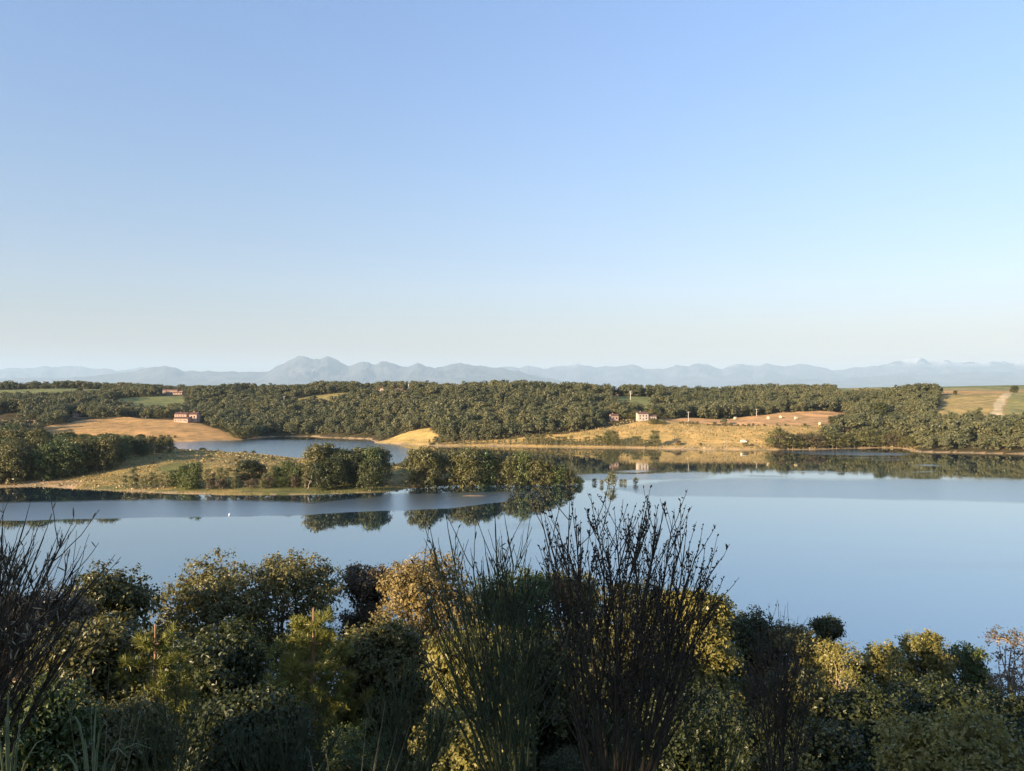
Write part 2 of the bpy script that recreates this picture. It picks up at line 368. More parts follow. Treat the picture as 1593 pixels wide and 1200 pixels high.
# fields in plan: (picture column, distance) outlines and their colour
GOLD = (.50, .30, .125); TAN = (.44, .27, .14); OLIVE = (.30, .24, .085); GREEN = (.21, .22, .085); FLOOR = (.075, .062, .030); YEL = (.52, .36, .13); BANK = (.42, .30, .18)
fields = [
 ('left_stubble', [(60,545),(70,600),(120,640),(180,668),(250,676),(312,665),(348,625),(372,600),(376,545)], GOLD),
 ('b', [(-200,590),(-200,690),(20,680),(62,650),(62,590)], TAN),
 ('c', [(-200,1070),(-200,1240),(180,1240),(187,1080)], GREEN),
 ('d', [(58,990),(60,1095),(105,1095),(100,990)], OLIVE),
 ('e', [(165,840),(190,1000),(285,1015),(292,850),(240,830)], GREEN),
 ('f', [(418,850),(462,985),(520,1070),(600,1120),(660,1130),(570,1010),(520,860)], OLIVE),
 ('g', [(560,1110),(560,1250),(680,1250),(660,1110)], TAN),
 ('h', [(583,500),(588,545),(615,590),(668,612),(682,575),(664,500)], YEL),
 ('i', [(718,622),(730,662),(775,668),(768,622)], TAN),
 ('j', [(664,490),(684,533),(740,540),(800,547),(900,578),(945,610),(985,640),(1062,652),(1100,630),(1200,612),(1300,630),(1305,580),(1275,525),(1195,470),(664,470)], (.47,.32,.125)),
 ('k', [(1030,652),(1022,700),(1100,745),(1200,815),(1315,868),(1318,700),(1305,633),(1200,615),(1100,633)], (.54,.32,.15)),
 ('l', [(948,820),(952,1030),(1012,1030),(1012,820)], GREEN),
 ('m', [(1312,582),(1348,582),(1348,618),(1312,618)], TAN),
 ('n', [(1302,528),(1350,528),(1350,556),(1302,556)], GREEN),
 ('o', [(1440,690),(1452,780),(1462,900),(1462,1120),(2100,1120),(2100,660),(1560,655),(1500,672)], (.34,.26,.11)),
 ('p', [(1565,660),(1572,1080),(2100,1080),(2100,650)], (.26,.24,.10)),
 ('q', [(900,1120),(900,1400),(1030,1400),(960,1120)], TAN),
 ('r', [(1300,1120),(1300,1500),(2300,1500),(2300,1120)], GOLD),
]
track = [(1549, 655), (1551, 740), (1556, 860), (1566, 960), (1572, 1080)]
def cover(x, y, z):
    px = x/np.maximum(y, 1)*F + CX
    j = fbm(x/14, y/14, 21)*6; vy = vD(px, y)
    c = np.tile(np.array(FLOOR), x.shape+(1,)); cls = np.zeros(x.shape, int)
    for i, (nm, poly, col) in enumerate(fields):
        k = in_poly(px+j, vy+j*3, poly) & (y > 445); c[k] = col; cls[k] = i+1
    k = seg_dist(x, y, [(XD(a, float(rD(a, b_))), float(rD(a, b_))) for a, b_ in track], False) < 3; k &= vy > 660; c[k] = (.56, .44, .27); cls[k] = 50
    # spit meadow
    sp = (y < 440) & (y > 150)
    mead = np.array((.29, .22, .085)); c[sp] = mead; cls[sp] = 60
    g = sp & (fbm(x/22, y/16, 33) > .02); c[g] = (.17, .165, .060)
    # bare bank just above the water
    bank = (z > -.5) & (z < np.where(sp, np.where(x < -160, 1.0, .15), .45) + fbm(x/12, y/12, 8)*1.6) & (y > 150); c[bank] = BANK
    under = z <= -.5; c[under] = (.06, .07, .05)
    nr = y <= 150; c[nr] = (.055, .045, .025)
    far = y > 1300; c[far] = (.30, .27, .13); far2 = (cls == 0) & (vy > 1430) & ~nr & ~sp; c[far2] = (.34, .28, .13); g2 = far2 & (fbm(x/120, y/300, 12) > .03); c[g2] = (.20, .22, .09)
    return c, cls

def grid_mesh(name, xs, ys, mats, extra=None, smooth=True):
    """xs, ys (r,c) arrays"""
    z = land_z(xs, ys); c, cls = cover(xs, ys, z)
    r, cc = xs.shape
    idx = np.arange(r*cc).reshape(r, cc)
    Fq = np.stack([idx[:-1, :-1], idx[:-1, 1:], idx[1:, 1:], idx[1:, :-1]], -1).reshape(-1, 4)
    me = np_mesh(name, np.stack([xs, ys, z], -1).reshape(-1, 3), Fq, mats, smooth=smooth)
    a = me.color_attributes.new('cover', 'FLOAT_COLOR', 'POINT')
    a.data.foreach_set('color', np.concatenate([c, np.ones(c.shape[:2]+(1,))], -1).astype(np.float32).ravel())
    return me

# near hillside
gx, gy = np.meshgrid(np.arange(-150, 190, 1.6), np.arange(-110, 150.1, 1.6))
tag(link('near_hillside', grid_mesh('near_hillside', gx, gy, [M['land']])), kind='structure')
# lakeside country, a fan that widens away from the viewer
ang = np.concatenate([np.linspace(-1400, -260, 40)[:-1], np.linspace(-260, 1860, 470), np.linspace(1860, 3000, 40)[1:]])
dist = np.concatenate([np.linspace(152, 460, 120)[:-1], np.linspace(460, 860, 240)[:-1], np.geomspace(860, 1500, 60)[:-1], np.geomspace(1500, 56000, 40)])
gd, ga = np.meshgrid(dist, ang, indexing='ij')
tag(link('countryside', grid_mesh('countryside', (ga-CX)/F*gd, gd, [M['land']])), kind='structure')
# deep ground under and round everything
me = np_mesh('ground', [(-60000, -14000, -7), (60000, -14000, -7), (60000, 57000, -7), (-60000, 57000, -7)], [(0, 1, 2, 3)], [M['land']])
a = me.color_attributes.new('cover', 'FLOAT_COLOR', 'POINT'); a.data.foreach_set('color', [.1, .1, .05, 1]*4)
tag(link('ground', me), kind='structure')

# lake
wa = np.concatenate([np.linspace(-1400, -100, 30)[:-1], np.linspace(-100, 1700, 360), np.linspace(1700, 3000, 30)[1:]])
wd = np.concatenate([np.linspace(78, 200, 60)[:-1], np.linspace(200, 660, 330)])
gd, ga = np.meshgrid(wd, wa, indexing='ij'); xs = (ga-CX)/F*gd
rip = np.zeros(xs.shape)
yy = HY + F*HC/gd + fbm(xs/40, gd/22, 41)*8 + fbm(xs/6, gd/6, 44)*1.5
def band(top, bot, amt, soft_t=3., soft_b=.8):
    ts = np.interp(ga, *zip(*top)); bs = np.interp(ga, *zip(*bot))
    return amt*sm(-soft_t, soft_t, yy-ts)*(1-sm(-soft_b, soft_b, yy-bs))
rip = np.maximum(rip, band([(-200, 783), (250, 777), (480, 782), (620, 768), (800, 764)], [(-200, 812), (0, 810), (250, 806), (480, 802), (620, 795), (700, 790), (790, 778), (800, 766), (830, 750)], .75))
rip = np.maximum(rip, band([(900, 790), (960, 760), (1050, 748), (1200, 744), (1593, 748)], [(900, 760), (960, 764), (1020, 772), (1200, 775), (1593, 783), (1900, 786)], .5, 4, 2.5))
rip = np.maximum(rip, band([(200, 684), (600, 686), (640, 700), (700, 715), (760, 730)], [(200, 720), (600, 728), (640, 712), (700, 716), (760, 728)], .55))
rip = np.maximum(rip, band([(1180, 703), (1300, 699), (1420, 704)], [(1180, 703), (1250, 708), (1400, 709), (1420, 705)], .5, 2, 2))
for x0, x1, yc, h, am in [(1290,1410,712.5,.9,.35),(1350,1430,716.5,.7,.35),(1420,1470,724.5,.8,.45),(1420,1450,734,.8,.45),(1240,1300,733,1.,.5),(1160,1220,741,1.,.5),
                          (240,390,872,12,.25),(1340,1640,880,9,.35),(1500,1640,846,2,.3),(760,900,820,5,.25),(900,1100,742,5,.5),(960,1010,732,1.5,.4)]:
    rip = np.maximum(rip, am*sm(x0-20, x0+30, ga)*(1-sm(x1-30, x1+20, ga))*sm(yc-h*1.6, yc-h*.5, yy)*(1-sm(yc+h*.5, yc+h*1.3, yy)))
rip = rip + .10*np.maximum(0, fbm(xs/70, gd/16, 47)+.02) + .06*np.maximum(0, fbm(xs/30, gd/4, 48)) + .035*sm(690, 780, 1470-yy) 
r_, c_ = xs.shape; idx = np.arange(r_*c_).reshape(r_, c_)
me = np_mesh('lake', np.stack([xs, gd, xs*0], -1).reshape(-1, 3), np.stack([idx[:-1, :-1], idx[:-1, 1:], idx[1:, 1:], idx[1:, :-1]], -1).reshape(-1, 4), [M['water']], smooth=True)
a = me.attributes.new('ripple', 'FLOAT', 'POINT'); a.data.foreach_set('value', rip.astype(np.float32).ravel())
tag(link('lake_water', me), kind='structure')

# mountain ranges
def mountain_range(name, D, prof, seed, rough):
    pts = np.array(prof, float); cols = np.linspace(pts[0, 0], pts[-1, 0], 620)
    hy = np.interp(cols, pts[:, 0], pts[:, 1]); jag = fbm(cols/13, cols*0, seed+1, 5)*6*np.clip((HY-hy)/30, 0, 1)
    rows = np.linspace(-1, 1, 33); dep = 5200.
    R, Cc = np.meshgrid(rows, cols, indexing='ij')
    Y = D + R*dep; X = (Cc-CX)/F*Y
    H = np.maximum(HC + (HY-hy)[None]/F*D, 20)
    nz = fbm(X/2600, Y/2600, seed, 6); rid = np.abs(fbm(X/1500, Y/3000, seed+7, 5))
    prof_ = (1-np.abs(R))**1.15
    H = H + jag[None]/F*D*np.maximum(0, 1-np.abs(R)*5)
    Z = H*prof_*(1 + (nz*.7 - rid*1.7)*rough*np.minimum(1, np.abs(R)*4+.0)*1.0) + fbm(X/700, Y/700, seed+3, 4)*H*.16*(1-np.abs(R))*np.minimum(1, np.abs(R)*5)
    r, c = X.shape; idx = np.arange(r*c).reshape(r, c)
    me = np_mesh(name, np.stack([X, Y, Z-1], -1).reshape(-1, 3), np.stack([idx[:-1, :-1], idx[:-1, 1:], idx[1:, 1:], idx[1:, :-1]], -1).reshape(-1, 4), [M['mountain']], smooth=False)
    tag(link('mountains', me), 'hazy blue mountain range on the horizon', kind='structure')
mountain_range('near_range', 29000, [(-500,590),(-200,588),(0,589),(100,588),(161,583),(200,578.5),(235,573.5),(247,570.5),(258,569.5),(268,572),(280,575.5),(300,577),(330,577.5),(400,579.5),(418,577),(430,571),(442,564),(455,558),(466,554.5),(477,554.5),(488,558),(497,559),(509,555),(520,559),(533,566),(543,568.5),(552,565),(564,562),(574,565),(582,566.5),(592,563.5),(603,564),(616,567.5),(635,569.5),(650,566),(662,570),(675,571.5),(690,570.5),(702,566),(717,564),(735,567),(760,571),(785,574),(810,579),(850,588),(900,597),(960,603),(1100,606)], 11, .7)
mountain_range('middle_range', 34000, [(900,607),(960,604),(1040,600),(1100,601),(1160,597),(1200,591),(1230,588),(1290,590),(1350,586),(1400,583),(1450,582),(1500,580),(1593,577),(1700,575),(1900,580),(2100,585)], 17, .7)
mountain_range('far_range', 41000, [(-500,575),(-100,574),(0,574),(20,573),(50,573),(72,569.5),(85,572),(100,572),(112,570),(128,569.5),(142,573),(160,573),(180,577),(205,574),(220,571),(235,575),(300,579),(500,582),(700,580),(785,571),(797,570),(810,573),(820,569),(835,571),(850,573),(880,569),(893,566.5),(905,567),(930,571),(965,569.5),(985,568.5),(1005,574.5),(1030,575),(1050,568.5),(1070,570),(1085,565),(1100,567),(1112,571),(1125,575),(1142,568),(1155,566.5),(1172,570),(1190,565.5),(1205,569),(1220,570),(1242,565.5),(1258,567),(1270,570),(1290,576),(1315,574),(1330,570),(1345,572),(1380,566),(1400,561),(1415,558),(1432,557),(1445,560),(1458,563),(1472,559.5),(1490,563),(1510,563),(1525,567),(1545,562),(1570,564),(1593,563),(1650,560),(1800,566),(2000,570)], 23, .6)

# ------------------------------------------------------------------ trees
def gz(x, y): return float(land_z(np.array([x]), np.array([y]))[0])

def limb_poly(rng, a, b, n=6, wob=.12):
    a = np.array(a, float); b = np.array(b, float); t = np.linspace(0, 1, n)[:, None]
    L = np.linalg.norm(b-a); P = a + (b-a)*t
    P[:, 2] += (np.sin(t[:, 0]*math.pi)*-.10*L)
    off = rng.normal(size=(n, 3))*wob*L*.4; off[0] = 0; off[-1] = 0
    return P + off*np.sin(t*math.pi)

def broadleaf(seed, h, w, leaf=.13, n_clu=520, per=26, clu_r=.22, base=.18, nl=14, lmat='oak', bark='bark', shape='round', twigs=60, k=6, fold=.6, body=0):
    """returns (trunk mesh, crown mesh); h, w in metres, the foot at the origin"""
    rng = np.random.default_rng(seed)
    G = Geo(); T = Geo()
    lobes = []
    zb, zt = base*h, h
    for i in range(nl):
        f = (i+.6)/(nl+.2); a = i*2.4 + rng.uniform(-.4, .4)
        if shape == 'cone': prof = (1.08-f)**.85
        elif shape == 'column': prof = .85*math.sin(math.pi*(.12+.78*f))**.4
        else: prof = max(.2, math.sin(math.pi*(.16+.76*f)))**.55
        lr = w*.5*rng.uniform(.36, .52)*(.7+.3*prof)
        off = max(0, w*.5*prof-lr)*rng.uniform(.85, 1.15)
        lobes.append((math.cos(a)*off, math.sin(a)*off, min(zb + (zt-zb)*f, h-lr*.75*rng.uniform(.9, 1.5)), lr))
    for a in (0.5, 2.7, 4.6):
        lr = w*rng.uniform(.13, .2)*(.55 if shape == 'cone' else 1); lobes.append((math.cos(a)*w*.2, math.sin(a)*w*.2, h-lr*rng.uniform(.9, 2.0), lr))
    lobes.append((0, 0, (zb+zt)*.5, w*.33))
    L = np.array(lobes)
    wt = L[:, 3]**2; wt /= wt.sum()
    li = rng.choice(len(L), n_clu, p=wt)
    dr = sphere_pts(rng, n_clu); dr[:, 2] = np.where(dr[:, 2] < -.35, -dr[:, 2]*.6, dr[:, 2]); dr = unit(dr)
    cen = np.array([0, 0, h*.5])
    rad = L[li, 3]*rng.uniform(.45, 1.08, n_clu)**.6
    C = L[li, :3] + dr*rad[:, None]*np.array([1, 1, .95])
    cl = np.repeat(np.arange(n_clu), per)
    cr = clu_r*rng.uniform(.6, 1.4, n_clu)
    P = C[cl] + rng.normal(size=(len(cl), 3))*cr[cl][:, None]*np.array([.62, .62, .5])
    outw = unit(dr[cl]*.7 + unit(P - C[cl])*.5 + np.array([0, 0, .25]))
    Nn = unit(outw + rng.normal(size=P.shape)*fold)
    leaves(G, P, Nn, leaf, leaf*.62, rng)
    if body:
        nb = body; bi = rng.choice(len(L), nb, p=wt); bd = sphere_pts(rng, nb); bp = L[bi, :3] + bd*(L[bi, 3]*rng.uniform(.2, .82, nb))[:, None]
        leaves(G, bp, unit(bd + rng.normal(size=bd.shape)*.5), leaf*1.7, leaf*1.2, rng)
    # trunk, limbs to the lobes, twigs to the clusters
    tr = max(.05, h*.016)
    top = np.array([rng.normal()*w*.04, rng.normal()*w*.04, h*.82])
    tp = limb_poly(rng, (0, 0, -.4), top, 8, .08); T.tube(tp, np.linspace(tr, tr*.25, 8), k)
    for q in L:
        s = np.clip(q[2]/h - .28, .08, .8)*7/.82; i0 = int(min(6, max(0, s)))
        T.tube(limb_poly(rng, tp[i0], q[:3], 6), np.linspace(tr*.5, tr*.14, 6), max(3, k-2))
    if twigs:
        ci = rng.choice(n_clu, min(twigs, n_clu), replace=False)
        Pp = np.stack([limb_poly(rng, L[li[c], :3], C[c], 4) for c in ci])
        tubes(T, Pp, np.tile(np.linspace(tr*.16, tr*.05, 4), (len(ci), 1)), 3)
    return T.mesh('trunk', [M[bark]], True), G.mesh('crown', [M[lmat]])

def make_tree(name, tm, cm, loc, rz=0, s=(1, 1, 1), **kw):
    e = empty(name, loc, rz); e.scale = s
    link('trunk', tm, e); link('crown', cm, e); tag(e, **kw); return e

# ---- protos for the spit (about 40 px tall)
rnd = random.Random(5)
mid = [broadleaf(100+i, 10, 9.5, leaf=.55, n_clu=520, per=7, clu_r=.6, nl=15, base=.0, lmat=['oak', 'oak_green', 'oak_dark', 'oak', 'oak_green'][i], twigs=0, k=5, fold=.45) for i in range(5)]
sap = [broadleaf(120+i, 6, 3.0, leaf=.32, n_clu=150, per=6, clu_r=.4, nl=8, base=.05, lmat='sapling', bark='pale_bark', twigs=0, k=4, shape='column') for i in range(3)]
spit_bush = [broadleaf(130+i, 4, 4.6, leaf=.36, n_clu=150, per=7, clu_r=.45, nl=8, base=.02, lmat=['sapling', 'oak', 'oak_brown'][i], twigs=0, k=4) for i in range(3)]

def at_px(px, D): D = float(rD(px, D)); return XD(px, D), D
def place(protos, name, px, D, top=None, h=None, wpx=None, ph=10., pw=9.5, sink=0.0, pick=None, **kw):
    x, y = at_px(px, D); z = gz(x, y); z = max(z, -.6)
    H = (HC-(top-HY)/F*D - z) if top is not None else h
    Wd = (wpx/F*D) if wpx else H/ph*pw*rnd.uniform(.85, 1.15)
    pr = protos[pick if pick is not None else rnd.randrange(len(protos))]
    return make_tree(name, pr[0], pr[1], (x, y, z-sink), rnd.uniform(0, 6.28), (Wd/pw, Wd/pw, H/ph), **kw)

# dense wood on the left end of the spit
tri_ = 0
g = 'trees of the dense wood on the left end of the spit'
lab = 'dark olive broadleaf tree in the dense wood at the left end of the spit'
def wood_top(px): return np.interp(px, [-200, 0, 20, 60, 100, 140, 170, 190, 215, 235, 250], [655, 662, 660, 668, 671, 676, 674, 678, 674, 677, 686])
cand = []
for D in np.arange(292, 402, 8.5):
    for px in np.arange(-230, 262, 8.0/D*F*.95):
        cand.append((px + rnd.uniform(-7, 7), D + rnd.uniform(-3, 3)))
n = 0
for px, D in cand:
    fr = np.interp(px, [-230, 40, 90, 130, 180, 215, 240, 262], [292, 298, 306, 312, 322, 335, 345, 360])
    bk = np.interp(px, [-230, 180, 235, 262], [400, 400, 382, 372])
    if D < fr or D > bk: continue
    tp = wood_top(px) + rnd.uniform(-1, 8)
    x, y = at_px(px, D)
    H = min(14.5, max(7, HC-(tp-HY)/F*D - gz(x, y)))*rnd.uniform(.88, 1.0)
    place(mid, 'broadleaf_tree', px, D, h=H, pick=rnd.choice([0, 0, 1, 2, 2, 3, 4]), label=['dark', 'olive', 'light green'][0 if H < 10.5 else 1] + ' tree ' + ('at the front' if D < fr + 9 else 'inside' if D < 360 else 'at the back') + ' of the wood on the spit, ' + ('left end' if px < 60 else 'middle part' if px < 150 else 'right end'), cat='tree', group=g); n += 1
print('left wood', n)
# the clumps along the middle of the spit
def clump(lst, g, lab):
    for (px, D, top, wpx, pk) in lst:
        place(mid, 'broadleaf_tree', px, D-6, top=top, wpx=wpx*1.12, pick=pk, label=lab, cat='tree', group=g)
clump([(492,300,693,48,0),(510,306,691,46,3),(533,300,700,44,2),(552,296,706,40,2),(565,306,697,44,0),(580,298,694,42,4),(594,303,699,38,0),(545,312,703,46,2),(520,290,712,44,2),(575,288,716,38,2),(497,288,720,36,2)],
      'trees of the tall dark clump in the middle of the spit', 'tree of the tall dark clump standing in the middle of the spit')
clump([(648,302,700,38,0),(664,300,697,42,3),(680,304,706,34,0),(658,310,703,34,1)],
      'trees of the small clump right of the gap in the spit', 'tree of the small rounded clump just right of the gap in the spit trees')
clump([(710,305,703,44,0),(732,303,698,48,3),(752,306,701,46,1),(770,308,706,36,0),(722,312,700,40,1)],
      'trees of the wide clump on the right half of the spit', 'tree of the wide clump in the right half of the spit')
clump([(795,306,712,38,0),(814,307,702,40,1),(832,307,711,38,3),(850,308,716,40,0),(868,308,722,34,1),(884,308,731,26,0),(899,309,742,18,1)],
      'trees of the low clump at the tip of the spit', 'tree of the low clump tapering towards the tip of the spit')
place(mid, 'broadleaf_tree', 385, 296, top=716, wpx=44, pick=2, label='round dark tree alone on the near shore of the spit, left of the tall clump', cat='tree')
place(mid, 'broadleaf_tree', 402, 300, top=722, wpx=32, pick=0, label='smaller dark tree touching the round dark one on the near shore of the spit', cat='tree')
for px, D, top, w in [(288,288,722,34),(272,289,731,30),(305,286,718,26),(298,284,735,34)]:
    place(mid, 'broadleaf_tree', px, D, top=top, wpx=w, pick=1, label='light green tree of the group at the water edge below the spit meadow', cat='tree', group='light green trees below the spit meadow')
for px, D, top, w in [(432,292,726,30),(448,293,717,34),(462,290,724,26),(440,286,742,30)]:
    place(mid, 'broadleaf_tree', px, D, top=top, wpx=w, pick=1, label='yellow-green tree at the water edge just left of the tall dark clump', cat='tree', group='yellow-green trees left of the tall clump')
# saplings and bushes at the spit shore
for px in list(range(196, 268, 8)) + [322, 330, 342, 352, 365, 412, 422, 476, 484]:
    place(sap, 'willow_sapling', px+rnd.uniform(-2, 2), 286+rnd.uniform(-3, 5), h=rnd.uniform(4, 7.5), ph=6, pw=3, label='pale green sapling standing at the near water edge of the spit', cat='sapling', group='saplings along the near shore of the spit')
for px in list(range(330, 475, 11)) + list(range(640, 905, 10)):
    Dm = np.interp(px, [330, 600, 640, 905], [284, 286, 298, 306])
    place(spit_bush, 'shore_bush', px+rnd.uniform(-3, 3), Dm+rnd.uniform(-2, 2), h=rnd.uniform(2.2, 4.5), ph=4, pw=4.6, label='low olive bush at the near water edge of the spit', cat='bush', group='bushes along the near shore of the spit')
for px in [265, 272, 285, 303, 312, 318, 326, 340, 372, 382, 390, 396, 612, 619, 626]:
    place(spit_bush, 'shore_bush', px+rnd.uniform(-2, 2), np.interp(px, [260, 400, 612, 626], [398, 405, 360, 358])+rnd.uniform(-2, 2), h=rnd.uniform(1.4, 3.0), ph=4, pw=4.6, pick=1, label='low dark bush on the far edge of the spit', cat='bush', group='bushes on the far edge of the spit')
for px, py, h, w, l in [(951,757.5,5.0,22,'round olive bush standing alone in the water off the spit tip'), (936,755,2.0,9,'small dark bush in the water between the spit tip and the round bush'),
                        (925,752,1.8,9,'tiny dark bush in the water nearest the spit tip'), (966,752,1.6,8,'tiny dark bush in the water right of the round one'),
                        (972,753,1.9,7,'sparse little bush in the water second from the right of the row off the spit'), (989,754,2.7,10,'last sparse bush of the row in the water off the spit tip')]:
    X, D = wl(px, py); pr = spit_bush[0 if w > 20 else 1]
    make_tree('water_bush', pr[0], pr[1], (X, D, -.25), px, (w/F*D/4.6,)*2+((h+.25)/4,), label=l, cat='bush')

# ---- far woods
far_protos = []
for i in range(5):
    tm, cm = broadleaf(200+i, 10, 10.5, leaf=1.15, n_clu=150, per=4, clu_r=.5, nl=5+i%3, base=.0, lmat='far_leaf', twigs=0, k=3, fold=.28)
    G = Geo(); G.tube([(0, 0, -.5), (.1, 0, 2.5), (0, .1, 6)], [.22, .17, .08], 4); far_protos.append((G.mesh('trunk', [M['bark']]), cm))
rng = np.random.default_rng(77)
pts = []
D = 446.
while D < 1250:
    st = 6.1 + .004*max(0, D-600)
    nx = int(2050/F*D/st); px = -230 + (np.arange(nx)+rng.uniform(-.42, .42, nx))*st/D*F
    pts.append(np.stack([px, D + rng.uniform(-.45, .45, nx)*st], 1)); D += st*.95
pts = np.concatenate(pts); fx = XD(pts[:, 0], pts[:, 1]); fy = pts[:, 1]
fz = land_z(fx, fy); _, cls = cover(fx, fy, fz)
dm = seg_dist(fx, fy, far_shore, False)*np.where(in_poly(fx, fy, mainland), 1, -1)
# hollows kept clear of trees: farmyards
dm = dm
clear = np.zeros(len(fx), bool); fv = vD(pts[:, 0], fy)
for px, D, r in [(282, 676, 26), (272, 1130, 30), (1006, 655, 22), (1317, 640, 12), (598, 1200, 20), (621, 1200, 20)]:
    D = float(rD(px, D)); clear |= np.hypot(fx-XD(px, D), fy-D) < r*.7
for px, D in [(282, 660), (268, 1130), (277, 1045), (1003, 650), (955, 670), (118, 705), (597, 1150), (621, 1150), (981, 960), (636, 1110)]:
    clear |= (np.abs(pts[:, 0]-px) < (20 if D > 900 else 16)) & (fv < D+8) & (fv > D-(125 if D > 900 else 75))
keep = (cls == 0) & (dm > 3.0) & ~clear
# thin open patches inside the left hills
keep &= ~((fbm(fx/45, fy/45, 61) > .17) & (pts[:, 0] < 260) & (fy < 680))
# the plain beyond the crest keeps only woods on the left and centre
keep &= ~((fv > 1150) & (pts[:, 0] > 1300)) & (fv < 1430)
fx, fy, fz, fp, dm = fx[keep], fy[keep], fz[keep], pts[keep, 0], dm[keep]
hs_ = rng.uniform(.58, 1.25, len(fx))*(1 + .8*fbm(fx/50, fy/50, 71))
hs_ *= np.where(dm < 12, .8, 1)
_, c2 = cover(fx, fy+11, fz); hs_ = hs_*np.where((c2 > 0) & (c2 < 50) & (dm > 60), .6, 1)
print('far trees', len(fx))
order = np.argsort(fy + rng.uniform(0, 10, len(fy)))
inview = (fp > 0) & (fp < 1593)
ind = [i for i in order if inview[i]][:280]
indset = np.zeros(len(fx), bool); indset[ind] = True
proto_obj = {}
def region(px):
    if px < 400: return ('shore tree of the wood beside the left golden field', 'shore trees beside the left golden field')
    if px < 585: return ('shore tree of the wooded hill beyond the inlet', 'water edge trees of the wooded hill')
    if px < 900: return ('tree of the belt along the shore behind the spit', 'belt of trees behind the spit')
    if px < 1425: return ('tree of the shaded belt along the cove on the right', 'trees round the cove on the right')
    return ('tree of the wooded point above the pale bank', 'trees of the wooded point on the right')
for i in ind:
    k = int(rng.integers(5)); lab, g = region(fp[i]); lab = ('short ' if hs_[i] < .65 else 'tall ' if hs_[i] > 1.1 else '') + lab + (', front row' if dm[i] < 12 else ', second row' if dm[i] < 22 else ', upslope')
    s = hs_[i]*.82; w_s = s*rng.uniform(.9, 1.15)
    o = make_tree('wood_tree', far_protos[k][0], far_protos[k][1], (fx[i], fy[i], fz[i]), rng.uniform(0, 6.28), (w_s, w_s, s), label=lab, cat='tree', group=g)
    proto_obj.setdefault(k, [c for c in bpy.data.objects if c.parent == o and c.name.startswith('crown')][0] if k not in proto_obj else None)

def gn_forest(name, X, Y, Z, Sc, rot, srcs, label, kind='stuff'):
    me = np_mesh(name, np.stack([X, Y, Z], 1), [], None)
    for an, v in (('scl', Sc), ('rot', rot)):
        a = me.attributes.new(an, 'FLOAT', 'POINT'); a.data.foreach_set('value', np.asarray(v, dtype=np.float32))
    o = link(name, me); tag(o, label, 'forest', kind=kind)
    ng = bpy.data.node_groups.new(name, 'GeometryNodeTree')
    ng.interface.new_socket('Geometry', in_out='INPUT', socket_type='NodeSocketGeometry'); ng.interface.new_socket('Geometry', in_out='OUTPUT', socket_type='NodeSocketGeometry')
    N = ng.nodes; Lk = ng.links
    gi = N.new('NodeGroupInput'); go = N.new('NodeGroupOutput'); ip = N.new('GeometryNodeInstanceOnPoints'); jn = N.new('GeometryNodeJoinGeometry')
    for s in reversed(srcs):
        oi = N.new('GeometryNodeObjectInfo'); oi.transform_space = 'ORIGINAL'; oi.inputs['Object'].default_value = s; oi.inputs['As Instance'].default_value = True
        Lk.new(oi.outputs['Geometry'], jn.inputs[0])
    Lk.new(gi.outputs[0], ip.inputs['Points']); Lk.new(jn.outputs[0], ip.inputs['Instance']); ip.inputs['Pick Instance'].default_value = True
    rv = N.new('FunctionNodeRandomValue'); rv.data_type = 'INT'; rv.inputs['Min'].default_value if False else None
    for s_ in rv.inputs:
        if s_.type == 'INT' and s_.name == 'Min': s_.default_value = 0
        if s_.type == 'INT' and s_.name == 'Max': s_.default_value = len(srcs)-1
    ro = [s_ for s_ in rv.outputs if s_.type == 'INT'][0]; Lk.new(ro, ip.inputs['Instance Index'])
    a1 = N.new('GeometryNodeInputNamedAttribute'); a1.data_type = 'FLOAT'; a1.inputs['Name'].default_value = 'scl'
    a2 = N.new('GeometryNodeInputNamedAttribute'); a2.data_type = 'FLOAT'; a2.inputs['Name'].default_value = 'rot'
    cb = N.new('ShaderNodeCombineXYZ'); Lk.new(a2.outputs['Attribute'], cb.inputs['Z'])
    Lk.new(cb.outputs[0], ip.inputs['Rotation']); Lk.new(a1.outputs['Attribute'], ip.inputs['Scale'])
    Lk.new(ip.outputs[0], go.inputs[0])
    md = o.modifiers.new('forest', 'NODES'); md.node_group = ng
    return o
srcs = [proto_obj[k] for k in sorted(proto_obj)]
r_ = ~indset
gn_forest('forest', fx[r_], fy[r_], fz[r_], hs_[r_]*.82, rng.uniform(0, 6.28, r_.sum()), srcs, 'grey-green oak woods covering the hills beyond the lake')

# bushes on the far shores and in the fields
def far_bushes(pxs, Df, h, name, lab, cat, g, protos=None, pick=None):
    for px in pxs:
        D = Df(px) if callable(Df) else Df
        x, y = at_px(px, D+rnd.uniform(-2, 2)); z = max(gz(x, y), -.3)
        pr = (protos or sap)[pick if pick is not None else rnd.randrange(3)]; hh = rnd.uniform(*h); bh = 6 if (protos or sap) is sap else 4
        make_tree(name, pr[0], pr[1], (x, y, z-.1), rnd.uniform(0, 6), (hh/bh*rnd.uniform(.9, 1.5),)*2+(hh/bh,), label=lab, cat=cat, group=g)
shD = lambda px: float(np.interp(px, [q[0]/q[1]*F+CX for q in far_shore], [q[1] for q in far_shore])) + 5
far_bushes(np.arange(815, 1030, 4.6), shD, (3.5, 7), 'poplar_sapling', 'slim pale sapling in the row along the far golden shore', 'sapling', 'saplings along the far golden shore')
far_bushes([942, 946, 950, 954, 958, 1016, 1022], lambda p: shD(p)+8, (7, 10), 'poplar_sapling', 'taller sapling in the thicket in the middle of the far golden shore', 'sapling', 'taller saplings of the far shore thicket')
far_bushes(np.arange(668, 812, 9.), shD, (2, 6), 'shore_bush', 'small pale bush at the foot of the far tree belt', 'bush', 'small bushes at the foot of the far belt')
